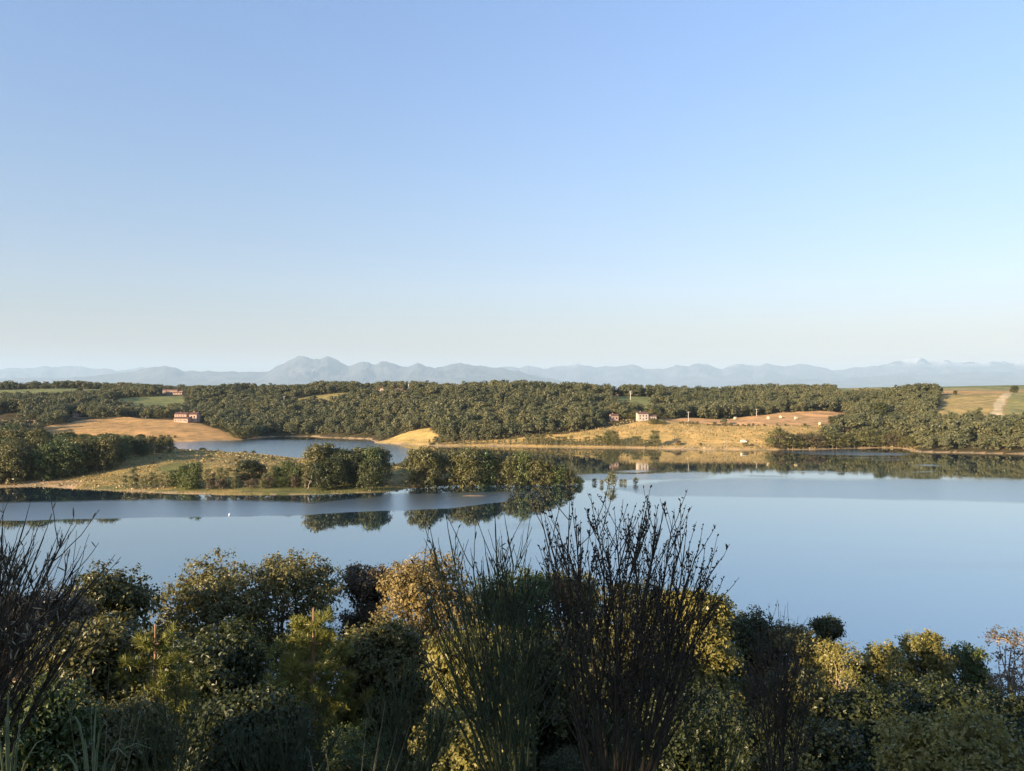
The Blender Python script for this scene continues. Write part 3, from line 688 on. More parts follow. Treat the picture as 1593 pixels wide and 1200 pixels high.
far_bushes([1014, 1019, 1024, 1029, 1033], lambda p: 622, (2.6, 4.2), 'meadow_tree', 'dark tree of the small clump between the meadow and the orange field', 'tree', 'small clump between meadow and orange field', spit_bush, 1)
far_bushes([1058, 1062, 1068, 1073, 1078, 1085, 1101, 1112, 1125, 1137, 1148, 1156, 1165, 1172, 1180, 1189, 1209, 1222, 1252], lambda p: float(np.interp(p, [1055, 1200, 1252], [634, 609, 612])), (1.2, 2.4), 'field_bush', 'tiny bush on the edge between the orange field and the meadow', 'bush', 'tiny bushes below the orange field', spit_bush, 1)
far_bushes([1055, 1060, 1090, 1160, 1170], lambda p: shD(p)+18, (1.5, 3.5), 'meadow_bush', 'small bush on the golden meadow near the far shore', 'bush', 'small bushes on the golden meadow', spit_bush)
far_bushes(np.arange(1200, 1420, 7.), lambda p: shD(p)+rnd.uniform(-3, 5), (4, 9), 'cove_bush', 'green bush at the water edge of the cove', 'bush', 'bushes at the water edge of the cove', spit_bush)
far_bushes([1211, 1222, 1246, 1262, 1285, 1296, 1340, 1352, 1384, 1392], lambda p: shD(p)+6, (8, 12), 'cove_tree', 'taller green tree at the water edge of the cove', 'tree', 'trees at the water edge of the cove', spit_bush, 1)
far_bushes([366, 372, 379, 386, 393, 399], lambda p: shD(p)+2, (6, 9.5), 'inlet_bush', 'round green bush at the mouth of the far inlet', 'bush', 'bushes at the mouth of the inlet', spit_bush, 0)
far_bushes([250, 256, 262, 272], lambda p: 571, (1.5, 2.5), 'field_bush', 'tiny bush on the shore of the left golden field', 'bush', 'tiny bushes on the left golden shore', spit_bush, 1)
far_bushes([250, 256, 262, 300, 306, 314, 322, 330], lambda p: 690 + (p % 7)*3, (5, 9), 'garden_tree', 'dark garden tree round the long farmhouse', 'tree', 'garden trees of the long farmhouse', spit_bush, 1)
far_bushes([983, 988, 1012, 1018, 1024], lambda p: 668 + (p % 5)*3, (4, 7), 'garden_tree', 'dark garden tree beside the white villa', 'tree', 'garden trees of the white villa', spit_bush, 1)
for q in range(46):
    px = rnd.uniform(110, 470); D = rnd.uniform(292, 385)
    x, y = at_px(px, D)
    if not in_poly(np.array([x]), np.array([y]), spit)[0] or D > np.interp(px, [110, 250, 470], [310, 350, 385]): continue
    pr = spit_bush[rnd.choice([0, 1, 2])]; h = rnd.uniform(.5, 1.5)
    make_tree('meadow_shrub', pr[0], pr[1], (x, y, gz(x, y)-.1), rnd.uniform(0, 6), (h/4*1.6, h/4*1.6, h/4), label='small low shrub dotted over the meadow of the spit', cat='shrub', group='low shrubs on the spit meadow')
for px, D, h, w, l in [(1578, 1060, 6.5, 8, 'round dark tree alone on the skyline at the right end'), (1486, 1060, 3.5, 4, 'small dark bush alone on the skyline of the right field'),
                       (1447, 1050, 7, 6, 'dark tree at the upper left corner of the right field'), (537, 1085, 7, 9, 'round tree on the crest above the bright hill meadow'),
                       (1300, 600, 8, 12, 'dark tree at the right end of the orange field'), (124, 1090, 8, 11, 'round dark tree alone in the high green field on the left'),
                       (1050, 1200, 9, 7, 'tree standing out above the wood on the skyline'), (1370, 700, 14, 14, 'pale green tree above the cove')]:
    x, y = at_px(px, D); pr = mid[2]
    make_tree('lone_tree', pr[0], pr[1], (x, y, gz(x, y)-.2), px, (w/9.5,)*2+(h/10,), label=l, cat='tree')

# dry grass tufts over the nearer meadows
def grass_patch(name, label, n, x0, x1, y0, y1, test, seed, hh):
    r = np.random.default_rng(seed); X = r.uniform(x0, x1, n); Y = r.uniform(y0, y1, n); Z = land_z(X, Y); _, c = cover(X, Y, Z); k = test(X, Y, Z, c) & (fbm(X/9, Y/9, seed) > -.12)
    X, Y, Z = X[k], Y[k], Z[k]; n = len(X); a = r.uniform(0, math.pi, n); w = r.uniform(.15, .5, n); h = r.uniform(.4, 1.0, n)*hh
    ux = np.cos(a)*w; uy = np.sin(a)*w; lx = r.normal(size=n)*.15; ly = r.normal(size=n)*.15
    V = np.stack([np.stack([X-ux, Y-uy, Z-.05], 1), np.stack([X+ux, Y+uy, Z-.05], 1), np.stack([X+ux*.6+lx, Y+uy*.6+ly, Z+h], 1), np.stack([X-ux*.8+lx, Y-uy*.8+ly, Z+h*.8], 1)], 1).reshape(-1, 3)
    G = Geo(); G.add(V, np.arange(len(V)).reshape(-1, 4)); tag(link(name, G.mesh(name, [M['tufts']])), label, 'grass', kind='stuff')
M['tufts'] = leaf_mat('dry_tufts', (.22, .18, .07), (.40, .29, .12), (.54, .38, .17), transl=.35, nscale=.05, treevar=0)
grass_patch('spit_grass', 'dry rough grass over the meadow of the spit', 17000, -190, 40, 285, 430, lambda X, Y, Z, c: (c == 60) & (Z > .25), 81, .55)
grass_patch('meadow_grass', 'dry rough grass over the golden meadow of the far shore', 11000, -50, 260, 475, 560, lambda X, Y, Z, c: ((c == 10) | (c == 0)) & (Z > .4), 82, .8)
# ------------------------------------------------------------------ buildings
def house(loc, rz, blocks, label, cat='farmhouse', name='farmhouse', sc=1.0):
    """blocks: (x0,x1,y0,y1,wall height,roof rise,roof material, wall material,[windows (x,z,w,h)], door x)"""
    e = empty(name, loc, rz); tag(e, label, cat); e.scale = (sc, sc, sc)
    for x0, x1, y0, y1, hh, rise, rm, wm, wins, dr in blocks:
        G = Geo(); G.box(x0, x1, y0, y1, -1.5, hh); ym = (y0+y1)/2
        G.add([(x0+.01, y0+.01, hh), (x0+.01, y1-.01, hh), (x0+.01, ym, hh+rise-.15)], [(0, 2, 1)]); G.add([(x1-.01, y0+.01, hh), (x1-.01, y1-.01, hh), (x1-.01, ym, hh+rise-.15)], [(0, 1, 2)])
        link('wall', G.mesh('wall', [M[wm]]), e)
        R = Geo(); o = .5; s = rise/((y1-y0)/2)
        for sgn, ye in ((-1, y0), (1, y1)):
            yo = ye + sgn*o; zo = hh - s*o + .12
            V = [(x0-o, yo, zo), (x1+o, yo, zo), (x1+o, ym, hh+rise+.12), (x0-o, ym, hh+rise+.12)]
            V += [(a, b_, c-.22) for a, b_, c in V]
            R.add(V, [(0, 1, 2, 3), (7, 6, 5, 4), (0, 4, 5, 1), (1, 5, 6, 2), (2, 6, 7, 3), (3, 7, 4, 0)])
        rf = link('roof', R.mesh('roof', [M[rm]]), e)
        C = Geo(); cx = x0+(x1-x0)*.3; C.box(cx, cx+.7, ym+.4, ym+1.1, hh+rise-.8, hh+rise+.9); link('chimney', C.mesh('chimney', [M[wm]]), rf)
        for (wx, wz, ww, wh) in wins:
            Q = Geo(); Q.box(wx-ww/2, wx+ww/2, y0-.03, y0+.05, wz, wz+wh); wo = link('window', Q.mesh('window', [M['glass']]), e)
            Q = Geo()
            for a, b_, c, d_ in ((wx-ww/2-.12, wx-ww/2, wz-.1, wz+wh+.1), (wx+ww/2, wx+ww/2+.12, wz-.1, wz+wh+.1), (wx-ww/2, wx+ww/2, wz-.1, wz), (wx-ww/2, wx+ww/2, wz+wh, wz+wh+.1)):
                Q.box(a, b_, y0-.09, y0+.03, c, d_)
            link('frame', Q.mesh('frame', [M['shutter']]), wo)
        if dr is not None:
            Q = Geo(); Q.box(dr-.5, dr+.5, y0-.05, y0+.05, 0, 2.1); link('door', Q.mesh('door', [M['shutter']]), e)
    return e
def hz(px, D): x, y = at_px(px, D); return (x, y, gz(x, y))
W4 = lambda a, z=1.2: [(q, z, 1.0, 1.3) for q in a]
house(hz(283, 668), -.15, [(-7, 9, -4, 4, 3.7, 1.5, 'tile_dark', 'wall', [(q, 1.2, .8, 1.1) for q in (-5, -2, 1, 5)], 7), (-13, 1, 7, 15, 8.0, 1.8, 'tile_dark', 'wall', [(q, 5.6, .8, 1.1) for q in (-11, -8, -5, -2)], None), (4, 12, 8, 14, 7.0, 1.6, 'tile_dark', 'wall', [(q, 5.0, .8, 1.1) for q in (6, 9)], None)],
      'long farmhouse with pale walls and red roof above the left golden field', sc=.72)
house(hz(303, 676), -.1, [(-3, 3, -3, 3, 6.0, 1.3, 'tile_dark', 'wall', W4([-1.2, 1.2], 3.2), None)], 'small pale tower-like outbuilding right of the long farmhouse', 'outbuilding', 'outbuilding')
house(hz(268, 1140), .15, [(-16, 10, -4, 4, 5.5, 1.8, 'tile', 'wall', W4([-13, -9, -5, -1, 3, 7]), 0), (10, 19, -3, 5, 4.2, 1.3, 'tile', 'wall', W4([13, 16]), None)],
      'low pink farm buildings on the skyline above the left fields', sc=.62)
house(hz(277, 1055), .05, [(-8, 8, -3, 3, 3.6, 1.3, 'tile', 'wall', W4([-5, 0, 5]), None)], 'long low barn just below the skyline farm', 'barn', 'barn', sc=.6)
house(hz(999, 655), .1, [(-5, 5, -4, 4, 6.2, 1.5, 'tile', 'wall_white', W4([-3, 0, 3], 3.6)+W4([-3, 3]), 0), (5.2, 13, -3, 3, 3.8, 1.3, 'tile', 'wall_white', W4([7, 9, 11]), None)],
      'white villa with clay roof beside the orange field', sc=.72)
house(hz(955, 670), .2, [(-3.5, 3.5, -3, 3, 4.4, 1.3, 'tile', 'wall', W4([-1.5, 1.5]), None)], 'small house half hidden in the trees left of the white villa', 'house', 'house', sc=.75)
house(hz(1319, 606), -.2, [(-2.6, 2.6, -2.5, 2.5, 3.8, 1.2, 'tile', 'wall', W4([-1, 1]), None)], 'tiny cabin in the trees at the right end of the orange field', 'cabin', 'cabin')
house(hz(597, 1150), .1, [(-4.5, 4.5, -3.5, 3.5, 4.5, 1.3, 'tile', 'wall_white', W4([-2.5, 2.5]), 0)], 'small white house on the skyline left of the mast', 'house', 'house', sc=.75)
house(hz(621, 1150), -.1, [(-5, 5, -3.5, 3.5, 4.2, 1.2, 'tile', 'wall_white', W4([-2.5, 2.5]), 0)], 'small white house on the skyline beside the mast', 'house', 'house', sc=.75)
house(hz(118, 705), -.1, [(-3.5, 3.5, -3, 3, 5.5, 1.3, 'tile', 'wall', W4([-1.5, 1.5], 2), None)], 'small pale house in the woods above the left tree belt', 'house', 'house', sc=.5)

# masts and poles
def mast(px, D, h, label, cat, r=.18, arms=0, lattice=False, name='pole', mt='concrete'):
    x, y, z = hz(px, D); e = empty(name, (x, y, z)); tag(e, label, cat)
    G = Geo()
    if lattice:
        w = .7; cs = [(-w, -w), (w, -w), (w, w), (-w, w)]
        for a, b_ in cs: G.tube([(a, b_, -1), (a*.25, b_*.25, h)], [.16, .09], 4)
        nb = 12
        for i in range(nb):
            for j in range(4):
                s0 = 1-.75*i/nb; s1 = 1-.75*(i+1)/nb; a = cs[j]; b_ = cs[(j+1) % 4]
                G.tube([(a[0]*s0, a[1]*s0, h*i/nb), (b_[0]*s1, b_[1]*s1, h*(i+1)/nb)], [.07, .07], 3)
        link('lattice', G.mesh('lattice', [M['steel']]), e)
        A = Geo()
        for a, b_ in ((.5, 0), (-.5, .2), (0, -.5)): A.box(a-.2, a+.2, b_-.15, b_+.15, h-3, h-.5)
        link('antenna', A.mesh('antenna', [M['steel']]), e)
    else:
        G.tube([(0, 0, -1), (0, 0, h)], [r*1.3, r], 8); link('shaft', G.mesh('shaft', [M[mt]]), e)
        for i in range(arms):
            A = Geo(); A.box(-1.3, 1.3, -.1, .1, h-.5-i*1.2, h-.25-i*1.2); link('crossarm', A.mesh('crossarm', [M['steel']]), e)
mast(636, 1110, 10, 'tall thin lattice mast on the skyline above the wooded hill', 'mast', lattice=True, name='radio_mast')
mast(442, 900, 6.5, 'pale pole at the lower end of the bright hill meadow', 'pole', .25, 1, name='utility_pole')
mast(981, 960, 7.5, 'pale pole in the small green field below the skyline wood', 'pole', .3, 2, name='utility_pole')
mast(1177, 790, 5.5, 'thin pole at the far edge of the orange field', 'pole', .2, 1, name='utility_pole')
mast(1071, 690, 7, 'thin pole before the dark wood behind the orange field', 'pole', .2, 1, name='utility_pole')

# hay bales
G = Geo(); a = np.linspace(0, 2*math.pi, 17)[:-1]; ring = np.stack([0*a, np.cos(a)*.85, .85+np.sin(a)*.85], 1)
V = np.concatenate([ring+[-.75, 0, 0], ring+[-.68, 0, 0]*np.array(1)+(ring-[0, 0, .85])*[0, .05, .05], ring+[.68, 0, 0]+(ring-[0, 0, .85])*[0, .05, .05], ring+[.75, 0, 0], [[-.75, 0, .85], [.75, 0, .85]]])
fq = [(k*16+i, k*16+(i+1) % 16, (k+1)*16+(i+1) % 16, (k+1)*16+i) for k in range(3) for i in range(16)]
ft = [(64, (i+1) % 16, i) for i in range(16)] + [(65, 48+i, 48+(i+1) % 16) for i in range(16)]
bale = np_mesh('hay_bale', V, [np.array(ft), np.array(fq)], [M['hay']])
for px, D, l in [(1144, 760, 'pale round bale in the upper middle of the orange field'), (1195, 700, 'pale round bale near the middle right of the orange field'), (1214, 760, 'pale round bale near the top right of the orange field'),
                 (1238, 690, 'pale round bale second from the right in the orange field'), (1276, 632, 'pale round bale at the lower right corner of the orange field')]:
    o = link('hay_bale', bale, None, hz(px, D)); o.rotation_euler = (0, 0, px); o.scale = (1.1, 1.1, 1.1); tag(o, l, 'hay bale', 'bales on the orange field')

# parked camper van on the shore
e = empty('camper_van', hz(1157, 525), .1); tag(e, 'small white camper van parked on the far golden shore', 'van'); e.scale = (.68, .68, .68)
G = Geo()
prof = [(-2.6, .45), (-2.6, 2.5), (-2.4, 2.65), (1.3, 2.65), (1.6, 2.45), (2.1, 1.5), (2.7, 1.25), (2.75, .45)]
V = [(x, s*.95, z) for s in (-1, 1) for x, z in prof]; n8 = len(prof)
G.add(V, [(i, (i+1) % n8, (i+1) % n8+n8, i+n8) for i in range(n8)]); G.add(V, [(0, 3, 2), (0, 2, 1), (0, 4, 3), (0, 5, 4), (0, 6, 5), (0, 7, 6)][:]); G.add(V, [(8, 9, 10), (8, 10, 11), (8, 11, 12), (8, 12, 13), (8, 13, 14), (8, 14, 15)])
link('body', G.mesh('body', [M['white']]), e)
for wx in (-1.7, 1.8):
    for s in (-1, 1):
        Q = Geo(); a = np.linspace(0, 2*math.pi, 13)[:-1]; rg = np.stack([wx+np.cos(a)*.36, 0*a+s*.97, .36+np.sin(a)*.36], 1)
        V = np.concatenate([rg, rg-[0, s*.22, 0], [[wx, s*.97, .36]]]); Q.add(V, [(i, (i+1) % 12, 12+(i+1) % 12, 12+i) for i in range(12)]); Q.add(V, [(24, i, (i+1) % 12) for i in range(12)])
        link('wheel', Q.mesh('wheel', [M['glass']]), e)
for x0, x1 in ((-2.0, -1.0), (-.6, .5), (.9, 1.7)):
    Q = Geo(); Q.box(x0, x1, -.975, -.945, 1.55, 2.15); link('window', Q.mesh('window', [M['glass']]), e)

# pale stones, dead trunks, red marker along the cove
def stone_mesh(seed):
    r = np.random.default_rng(seed); a = np.linspace(0, 2*math.pi, 9)[:-1]; V = [[0, 0, .62]]
    for z, q in ((.5, .55), (.2, .95), (-.3, 1.0)): V += [[math.cos(t_)*q*r.uniform(.75, 1.2), math.sin(t_)*q*r.uniform(.75, 1.2), z*r.uniform(.8, 1.2)] for t_ in a]
    q = [(1+k*8+i, 1+k*8+(i+1) % 8, 9+k*8+(i+1) % 8, 9+k*8+i) for k in range(2) for i in range(8)]
    return np_mesh('stone', V, [np.array([(0, 1+(i+1) % 8, 1+i) for i in range(8)]), np.array(q)], [M['stone']])
stones = [stone_mesh(i) for i in range(4)]
for i, px in enumerate([1003, 1028, 1040, 1062, 1078, 1096, 1106, 1122, 1131, 1143, 1207, 1226, 1268, 1273, 1279, 1285, 1289, 1304, 1314, 1323]):
    y = shD(px)-4.2; x = XD(px, y); s = rnd.uniform(.3, .75)
    o = link('shore_stone', stones[i % 4], None, (x, y, max(gz(x, y), 0)+.1)); o.scale = (s*1.3, s, s*.9); o.rotation_euler = (0, 0, px)
    tag(o, 'pale stone at the water edge of the far golden shore' if px < 1160 else 'pale stone at the water edge of the shaded cove', 'stone', 'stones on the far golden shore' if px < 1160 else 'stones at the cove water edge')
def dead_tree(px, D, h, seed, label, lean=0, name='dead_tree', br=4):
    r = np.random.default_rng(seed); x, y = at_px(px, D); z = max(gz(x, y), -.5)
    e = empty(name, (x, y, z)); tag(e, label, 'dead tree')
    G = Geo(); P = limb_poly(r, (0, 0, -.5), (lean, 0, h), 8, .06); G.tube(P, np.linspace(.17, .06, 8), 6); link('trunk', G.mesh('trunk', [M['dead_wood']], True), e)
    for k in range(br):
        G = Geo(); i = int(r.integers(3, 7)); a = r.uniform(0, 6.28); L = r.uniform(.15, .3)*h
        G.tube(limb_poly(r, P[i], P[i]+np.array([math.cos(a)*L, math.sin(a)*L*.5, L*.8]), 5), np.linspace(.06, .02, 5), 4); link('branch', G.mesh('branch', [M['dead_wood']], True), e)
dead_tree(1302, shD(1302)-5, 8, 1, 'tall bleached dead trunk in the cove beside the red marker')
dead_tree(1233, shD(1233)-5, 6, 2, 'bleached dead trunk in the shallow water left of the cove', .5)
dead_tree(1295, shD(1295)-5, 3.5, 3, 'short bleached stump just left of the tall dead trunk', br=1)
dead_tree(1321, shD(1321)-5, 3.0, 4, 'short bleached stump right of the red marker', br=1)
dead_tree(1131, shD(1131)+2, 8, 5, 'thin bleached trunk standing on the far golden shore', br=2)
dead_tree(731, shD(731)+1, 7, 6, 'thin pale trunk before the far tree belt', br=3)
dead_tree(476, 280, 7.5, 7, 'leaning bare pale tree in the water before the tall dark clump', 2.6)
x, y, z = hz(1308, shD(1308)-2); e = empty('marker', (x, y, max(z, 0))); tag(e, 'small red triangular marker on the shore of the cove', 'marker')
G = Geo(); G.add([(-.9, 0, .8), (.9, 0, .8), (0, 0, 3.6), (-.9, .1, .8), (.9, .1, .8), (0, .1, 3.6)], [(0, 1, 2), (3, 5, 4)]); G.add([(-.9, 0, .8), (.9, 0, .8), (0, 0, 3.6), (-.9, .1, .8), (.9, .1, .8), (0, .1, 3.6)], [(0, 3, 4, 1), (1, 4, 5, 2), (2, 5, 3, 0)])
link('panel', G.mesh('panel', [M['red']]), e); G = Geo(); G.tube([(0, .17, -1), (0, .17, 3.2)], [.06, .06], 6); link('post', G.mesh('post', [M['steel']]), e)
# buoy and driftwood
X, D = wl(357, 801.5); e = empty('buoy', (X, D, 0)); tag(e, 'small white buoy floating on the calm water below the spit', 'buoy')
G = Geo(); a = np.linspace(0, 2*math.pi, 13)[:-1]
for s in range(6):
    p0 = -.5*math.pi + s*math.pi/6; p1 = p0 + math.pi/6
    V = [(math.cos(t_)*math.cos(q)*.33, math.sin(t_)*math.cos(q)*.33, .12+math.sin(q)*.33) for q in (p0, p1) for t_ in a]
    G.add(V, [(i, (i+1) % 12, 12+(i+1) % 12, 12+i) for i in range(12)])
link('float', G.mesh('float', [M['white']], True), e); G = Geo(); G.tube([(0, 0, .4), (0, 0, .75)], [.05, .05], 6); link('ring', G.mesh('ring', [M['steel']]), e)
X, D = wl(738, 772); G = Geo(); G.tube([(-4, 0, .02), (-1.5, .3, .10), (1.5, -.1, .08), (4, .5, .0)], [.12, .28, .25, .1], 7)
o = link('driftwood', G.mesh('driftwood', [M['bark']], True), None, (X, D, 0)); tag(o, 'dark driftwood log floating right of the small clump', 'log')

# ------------------------------------------------------------------ foreground trees on the near hillside
def fg(seed, px, top, wpx, D, lm, label, shape='round', name='oak_tree', leaf=.13, n=600, per=25, clu=.19, bark='bark', twigs=80, base=.12, nl=14, fold=.6, cat='tree', group=None, depth=1.0, wk=1.35):
    x, y = at_px(px, D); z = gz(x, y); H = max(1.0, HC-(top-HY)/F*D - z)*1.02; Wd = wpx/F*D
    tm, cm = broadleaf(seed, H, Wd*wk, leaf=leaf, n_clu=int(n*1.25), per=per, clu_r=clu, base=base, nl=nl, lmat=lm, bark=bark, shape=shape, twigs=twigs, fold=fold, body=(5200 if n > 200 else 0))
    return make_tree(name, tm, cm, (x, y, z), 0, (1, depth, 1), label=label, cat=cat, group=group)
fg(301, 172, 893, 150, 29, 'oak', 'olive tree crown behind the left broom bush, lowest of the skyline crowns on the left', n=480)
fg(302, 335, 879, 185, 33, 'oak', 'wide olive-lit oak in the left part of the near tree line', n=640, nl=17)
fg(303, 455, 868, 165, 35, 'oak', 'tallest oak of the near tree line, left of the golden round tree', n=620, nl=17)
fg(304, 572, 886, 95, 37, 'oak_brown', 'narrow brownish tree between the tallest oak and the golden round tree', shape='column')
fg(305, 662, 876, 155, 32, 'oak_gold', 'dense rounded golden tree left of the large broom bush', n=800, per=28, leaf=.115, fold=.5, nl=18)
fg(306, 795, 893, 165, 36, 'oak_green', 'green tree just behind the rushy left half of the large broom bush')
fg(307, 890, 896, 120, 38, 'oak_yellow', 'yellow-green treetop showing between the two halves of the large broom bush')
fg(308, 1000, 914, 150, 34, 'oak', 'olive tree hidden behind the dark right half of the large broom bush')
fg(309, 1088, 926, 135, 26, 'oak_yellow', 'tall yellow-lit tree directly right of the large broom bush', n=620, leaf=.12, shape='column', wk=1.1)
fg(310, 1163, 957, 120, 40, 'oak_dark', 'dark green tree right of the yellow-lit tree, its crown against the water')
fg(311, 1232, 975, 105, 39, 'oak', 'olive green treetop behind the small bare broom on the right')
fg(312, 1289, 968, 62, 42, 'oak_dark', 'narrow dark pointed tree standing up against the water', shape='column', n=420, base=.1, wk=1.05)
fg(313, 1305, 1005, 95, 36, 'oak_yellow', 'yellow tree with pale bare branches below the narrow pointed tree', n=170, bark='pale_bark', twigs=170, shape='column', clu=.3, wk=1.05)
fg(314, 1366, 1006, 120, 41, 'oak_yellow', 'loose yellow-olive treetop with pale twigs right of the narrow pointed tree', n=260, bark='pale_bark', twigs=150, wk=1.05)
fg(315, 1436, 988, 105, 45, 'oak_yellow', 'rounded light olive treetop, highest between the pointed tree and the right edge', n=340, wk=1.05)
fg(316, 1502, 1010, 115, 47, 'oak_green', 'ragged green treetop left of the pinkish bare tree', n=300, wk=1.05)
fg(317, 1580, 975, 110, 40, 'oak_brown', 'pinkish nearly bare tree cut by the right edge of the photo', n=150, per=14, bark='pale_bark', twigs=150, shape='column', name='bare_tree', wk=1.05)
# second and third rows, lower on the hill or nearer
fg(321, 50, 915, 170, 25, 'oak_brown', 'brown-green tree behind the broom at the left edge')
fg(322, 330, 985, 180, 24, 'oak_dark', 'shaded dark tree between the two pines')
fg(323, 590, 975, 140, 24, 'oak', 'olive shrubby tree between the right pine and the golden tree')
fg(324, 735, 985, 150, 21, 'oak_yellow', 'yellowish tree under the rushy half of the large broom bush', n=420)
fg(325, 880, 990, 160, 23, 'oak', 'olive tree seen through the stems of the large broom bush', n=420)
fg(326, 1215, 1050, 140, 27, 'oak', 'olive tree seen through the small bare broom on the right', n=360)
fg(327, 1330, 1092, 190, 27, 'oak_dark', 'large shaded dark tree below the yellow branchy tree')  # this and the next two: lower-right shade put into dark leaves
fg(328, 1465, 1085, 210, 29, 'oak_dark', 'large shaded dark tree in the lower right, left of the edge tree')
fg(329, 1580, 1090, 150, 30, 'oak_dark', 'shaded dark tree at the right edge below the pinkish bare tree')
fg(330, 1510, 1148, 220, 13, 'oak_yellow', 'bright yellow-green bush in the bottom right corner', name='leafy_bush', cat='bush', leaf=.08, clu=.13, n=420, base=.02)
fg(331, 40, 1075, 170, 11, 'oak_green', 'leafy green bush in the bottom left corner', name='leafy_bush', cat='bush', leaf=.07, clu=.12, n=380, base=.02)
fg(332, 175, 1100, 170, 12.5, 'oak', 'leafy olive bush at the bottom, right of the bottom left corner', name='leafy_bush', cat='bush', leaf=.075, clu=.12, n=380, base=.02)
fg(333, 130, 985, 150, 19, 'oak', 'olive tree between the left broom and the left pine')
fg(334, 395, 1085, 170, 15, 'oak_dark', 'shaded bush at the bottom between the two pines', name='leafy_bush', cat='bush', leaf=.09, clu=.15, n=380, base=.02)
fg(335, 740, 1100, 180, 15, 'oak_yellow', 'yellowish bush at the bottom below the golden tree', name='leafy_bush', cat='bush', leaf=.08, clu=.15, n=330, base=.02)
fg(336, 1080, 1080, 170, 17, 'oak_dark', 'shaded bush right of the foot of the large broom bush', name='leafy_bush', cat='bush', leaf=.09, clu=.15, n=380, base=.02)
fg(337, 1230, 1130, 190, 15, 'oak_dark', 'shaded bush at the bottom below the small bare broom', name='leafy_bush', cat='bush', leaf=.09, clu=.15, n=380, base=.02)
# hillside scrub filling between and under the trees
scrub = [broadleaf(360+i, 3, 3.6, leaf=.085, n_clu=300, per=30, clu_r=.17, base=.02, nl=12, lmat=['oak_dark', 'oak', 'oak_green'][i], twigs=30) for i in range(3)]
for D in [18, 22, 26, 31, 36, 42, 49, 57, 66, 76]:
    for px in np.arange(-150, 1760, 3.1/D*F):
        pxx = px + rnd.uniform(-.3, .3)*3/D*F; lim = np.interp(pxx, [0, 400, 900, 1150, 1300, 1593], [945, 930, 940, 1040, 1150, 1150]) if D > 33 else np.interp(pxx, [0, 400, 900, 1150, 1300, 1593], [1090, 1100, 1100, 1120, 1135, 1130])
        x, y = at_px(pxx, D + rnd.uniform(-1.5, 1.5)); z = gz(x, y)
        hmax = HC-(lim-HY)/F*D - z
        if hmax < 1.0: continue
        h = min(rnd.uniform(2.0, 4.4), hmax*rnd.uniform(.6, 1.0))
        pr = scrub[0 if pxx > 1150 or (D < 25 and rnd.random() < .7) else rnd.choice([0, 0, 1, 2])]  # scrub on the right gets dark leaves, standing in for shade
        make_tree('scrub_bush', pr[0], pr[1], (x, y, z-.1), rnd.uniform(0, 6), (h/3*1.05, h/3*1.05, h/3), label=('low scrub bush on the near slope, in the ' + ('left third' if pxx < 530 else 'middle third' if pxx < 1060 else 'right third') + (', in the lower row' if D < 25 else ', between the front trees' if D < 40 else ', down towards the lake')), cat='bush', group='scrub on the near slope')

# pines
def pine(seed, px, top, wpx, D, label):
    rng = np.random.default_rng(seed); x, y = at_px(px, D); z = gz(x, y); H = HC-(top-HY)/F*D - z; Wd = wpx/F*D
    e = empty('pine_tree', (x, y, z)); tag(e, label, 'pine')
    T = Geo(); tp = limb_poly(rng, (0, 0, -.3), (0.1, 0, H*.97), 10, .02); T.tube(tp, np.linspace(.13, .02, 10), 8); link('trunk', T.mesh('trunk', [M['pine_bark']], True), e)
    tp_z = tp[:, 2]; B = []; tuft_c = []; tuft_d = []
    nw = int(H/.58)
    for i in range(nw):
        zz = H*.12 + (H*.86)*i/nw; f = zz/H
        R = Wd*.5*min(1, (1.03-f)**.62*1.25)*rng.uniform(.85, 1.1)
        for j in range(5):
            a = j*math.pi/2.5 + i*.5 + rng.uniform(-.25, .25); RR = R*rng.uniform(.75, 1.1)
            b0 = np.array([np.interp(zz, tp_z, tp[:, 0]), np.interp(zz, tp_z, tp[:, 1]), zz])
            b1 = b0 + np.array([math.cos(a)*RR, math.sin(a)*RR, RR*rng.uniform(.15, .42)])
            t_ = np.linspace(0, 1, 6)[:, None]; P = b0+(b1-b0)*t_; P[:, 2] -= np.sin(t_[:, 0]*math.pi)*.12*RR
            B.append(P)
            nt_ = max(5, int(RR*17))
            for q in 1-.62*np.linspace(0, 1, nt_)**1.3:
                c = P[0] + (P[-1]-P[0])*q; c = c + np.array([0, 0, -math.sin(q*math.pi)*.12*RR])
                side = rng.normal(size=3)*[.24, .24, .16]*(1.1-q*.4)*min(1, RR)
                tuft_c.append(c+side); tuft_d.append(unit(unit(P[-1]-P[0])*.6 + np.array([0, 0, .55]) + side*1.2))
    G = Geo(); tubes(G, np.stack(B), np.tile(np.linspace(.022, .006, 6), (len(B), 1)), 4); bo = link('branches', G.mesh('branches', [M['pine_bark']], True), e); bo['kind'] = 'stuff'
    C = np.array(tuft_c); Dn = np.array(tuft_d); nn = 40; n = len(C)
    ci = np.repeat(np.arange(n), nn); s = rng.uniform(-.10, .12, len(ci))[:, None]
    base = C[ci] + Dn[ci]*s; dr = unit(Dn[ci]*.75 + unit(rng.normal(size=(len(ci), 3)))*.9); L = rng.uniform(.13, .21, len(ci))[:, None]
    sd = unit(np.cross(dr, rng.normal(size=dr.shape)))*.010
    V = np.stack([base-sd, base+sd, base+dr*L+sd*.3, base+dr*L-sd*.3], 1).reshape(-1, 3)
    G = Geo(); G.add(V, np.arange(len(V)).reshape(-1, 4)); o = link('needles', G.mesh('needles', [M['needles']]), e); o['kind'] = 'stuff'
pine(401, 235, 962, 150, 19, 'young yellow-green pine with reddish trunk, left of the two pines')
pine(402, 482, 936, 175, 22, 'yellow-green pine with layered branches, right of the two pines')

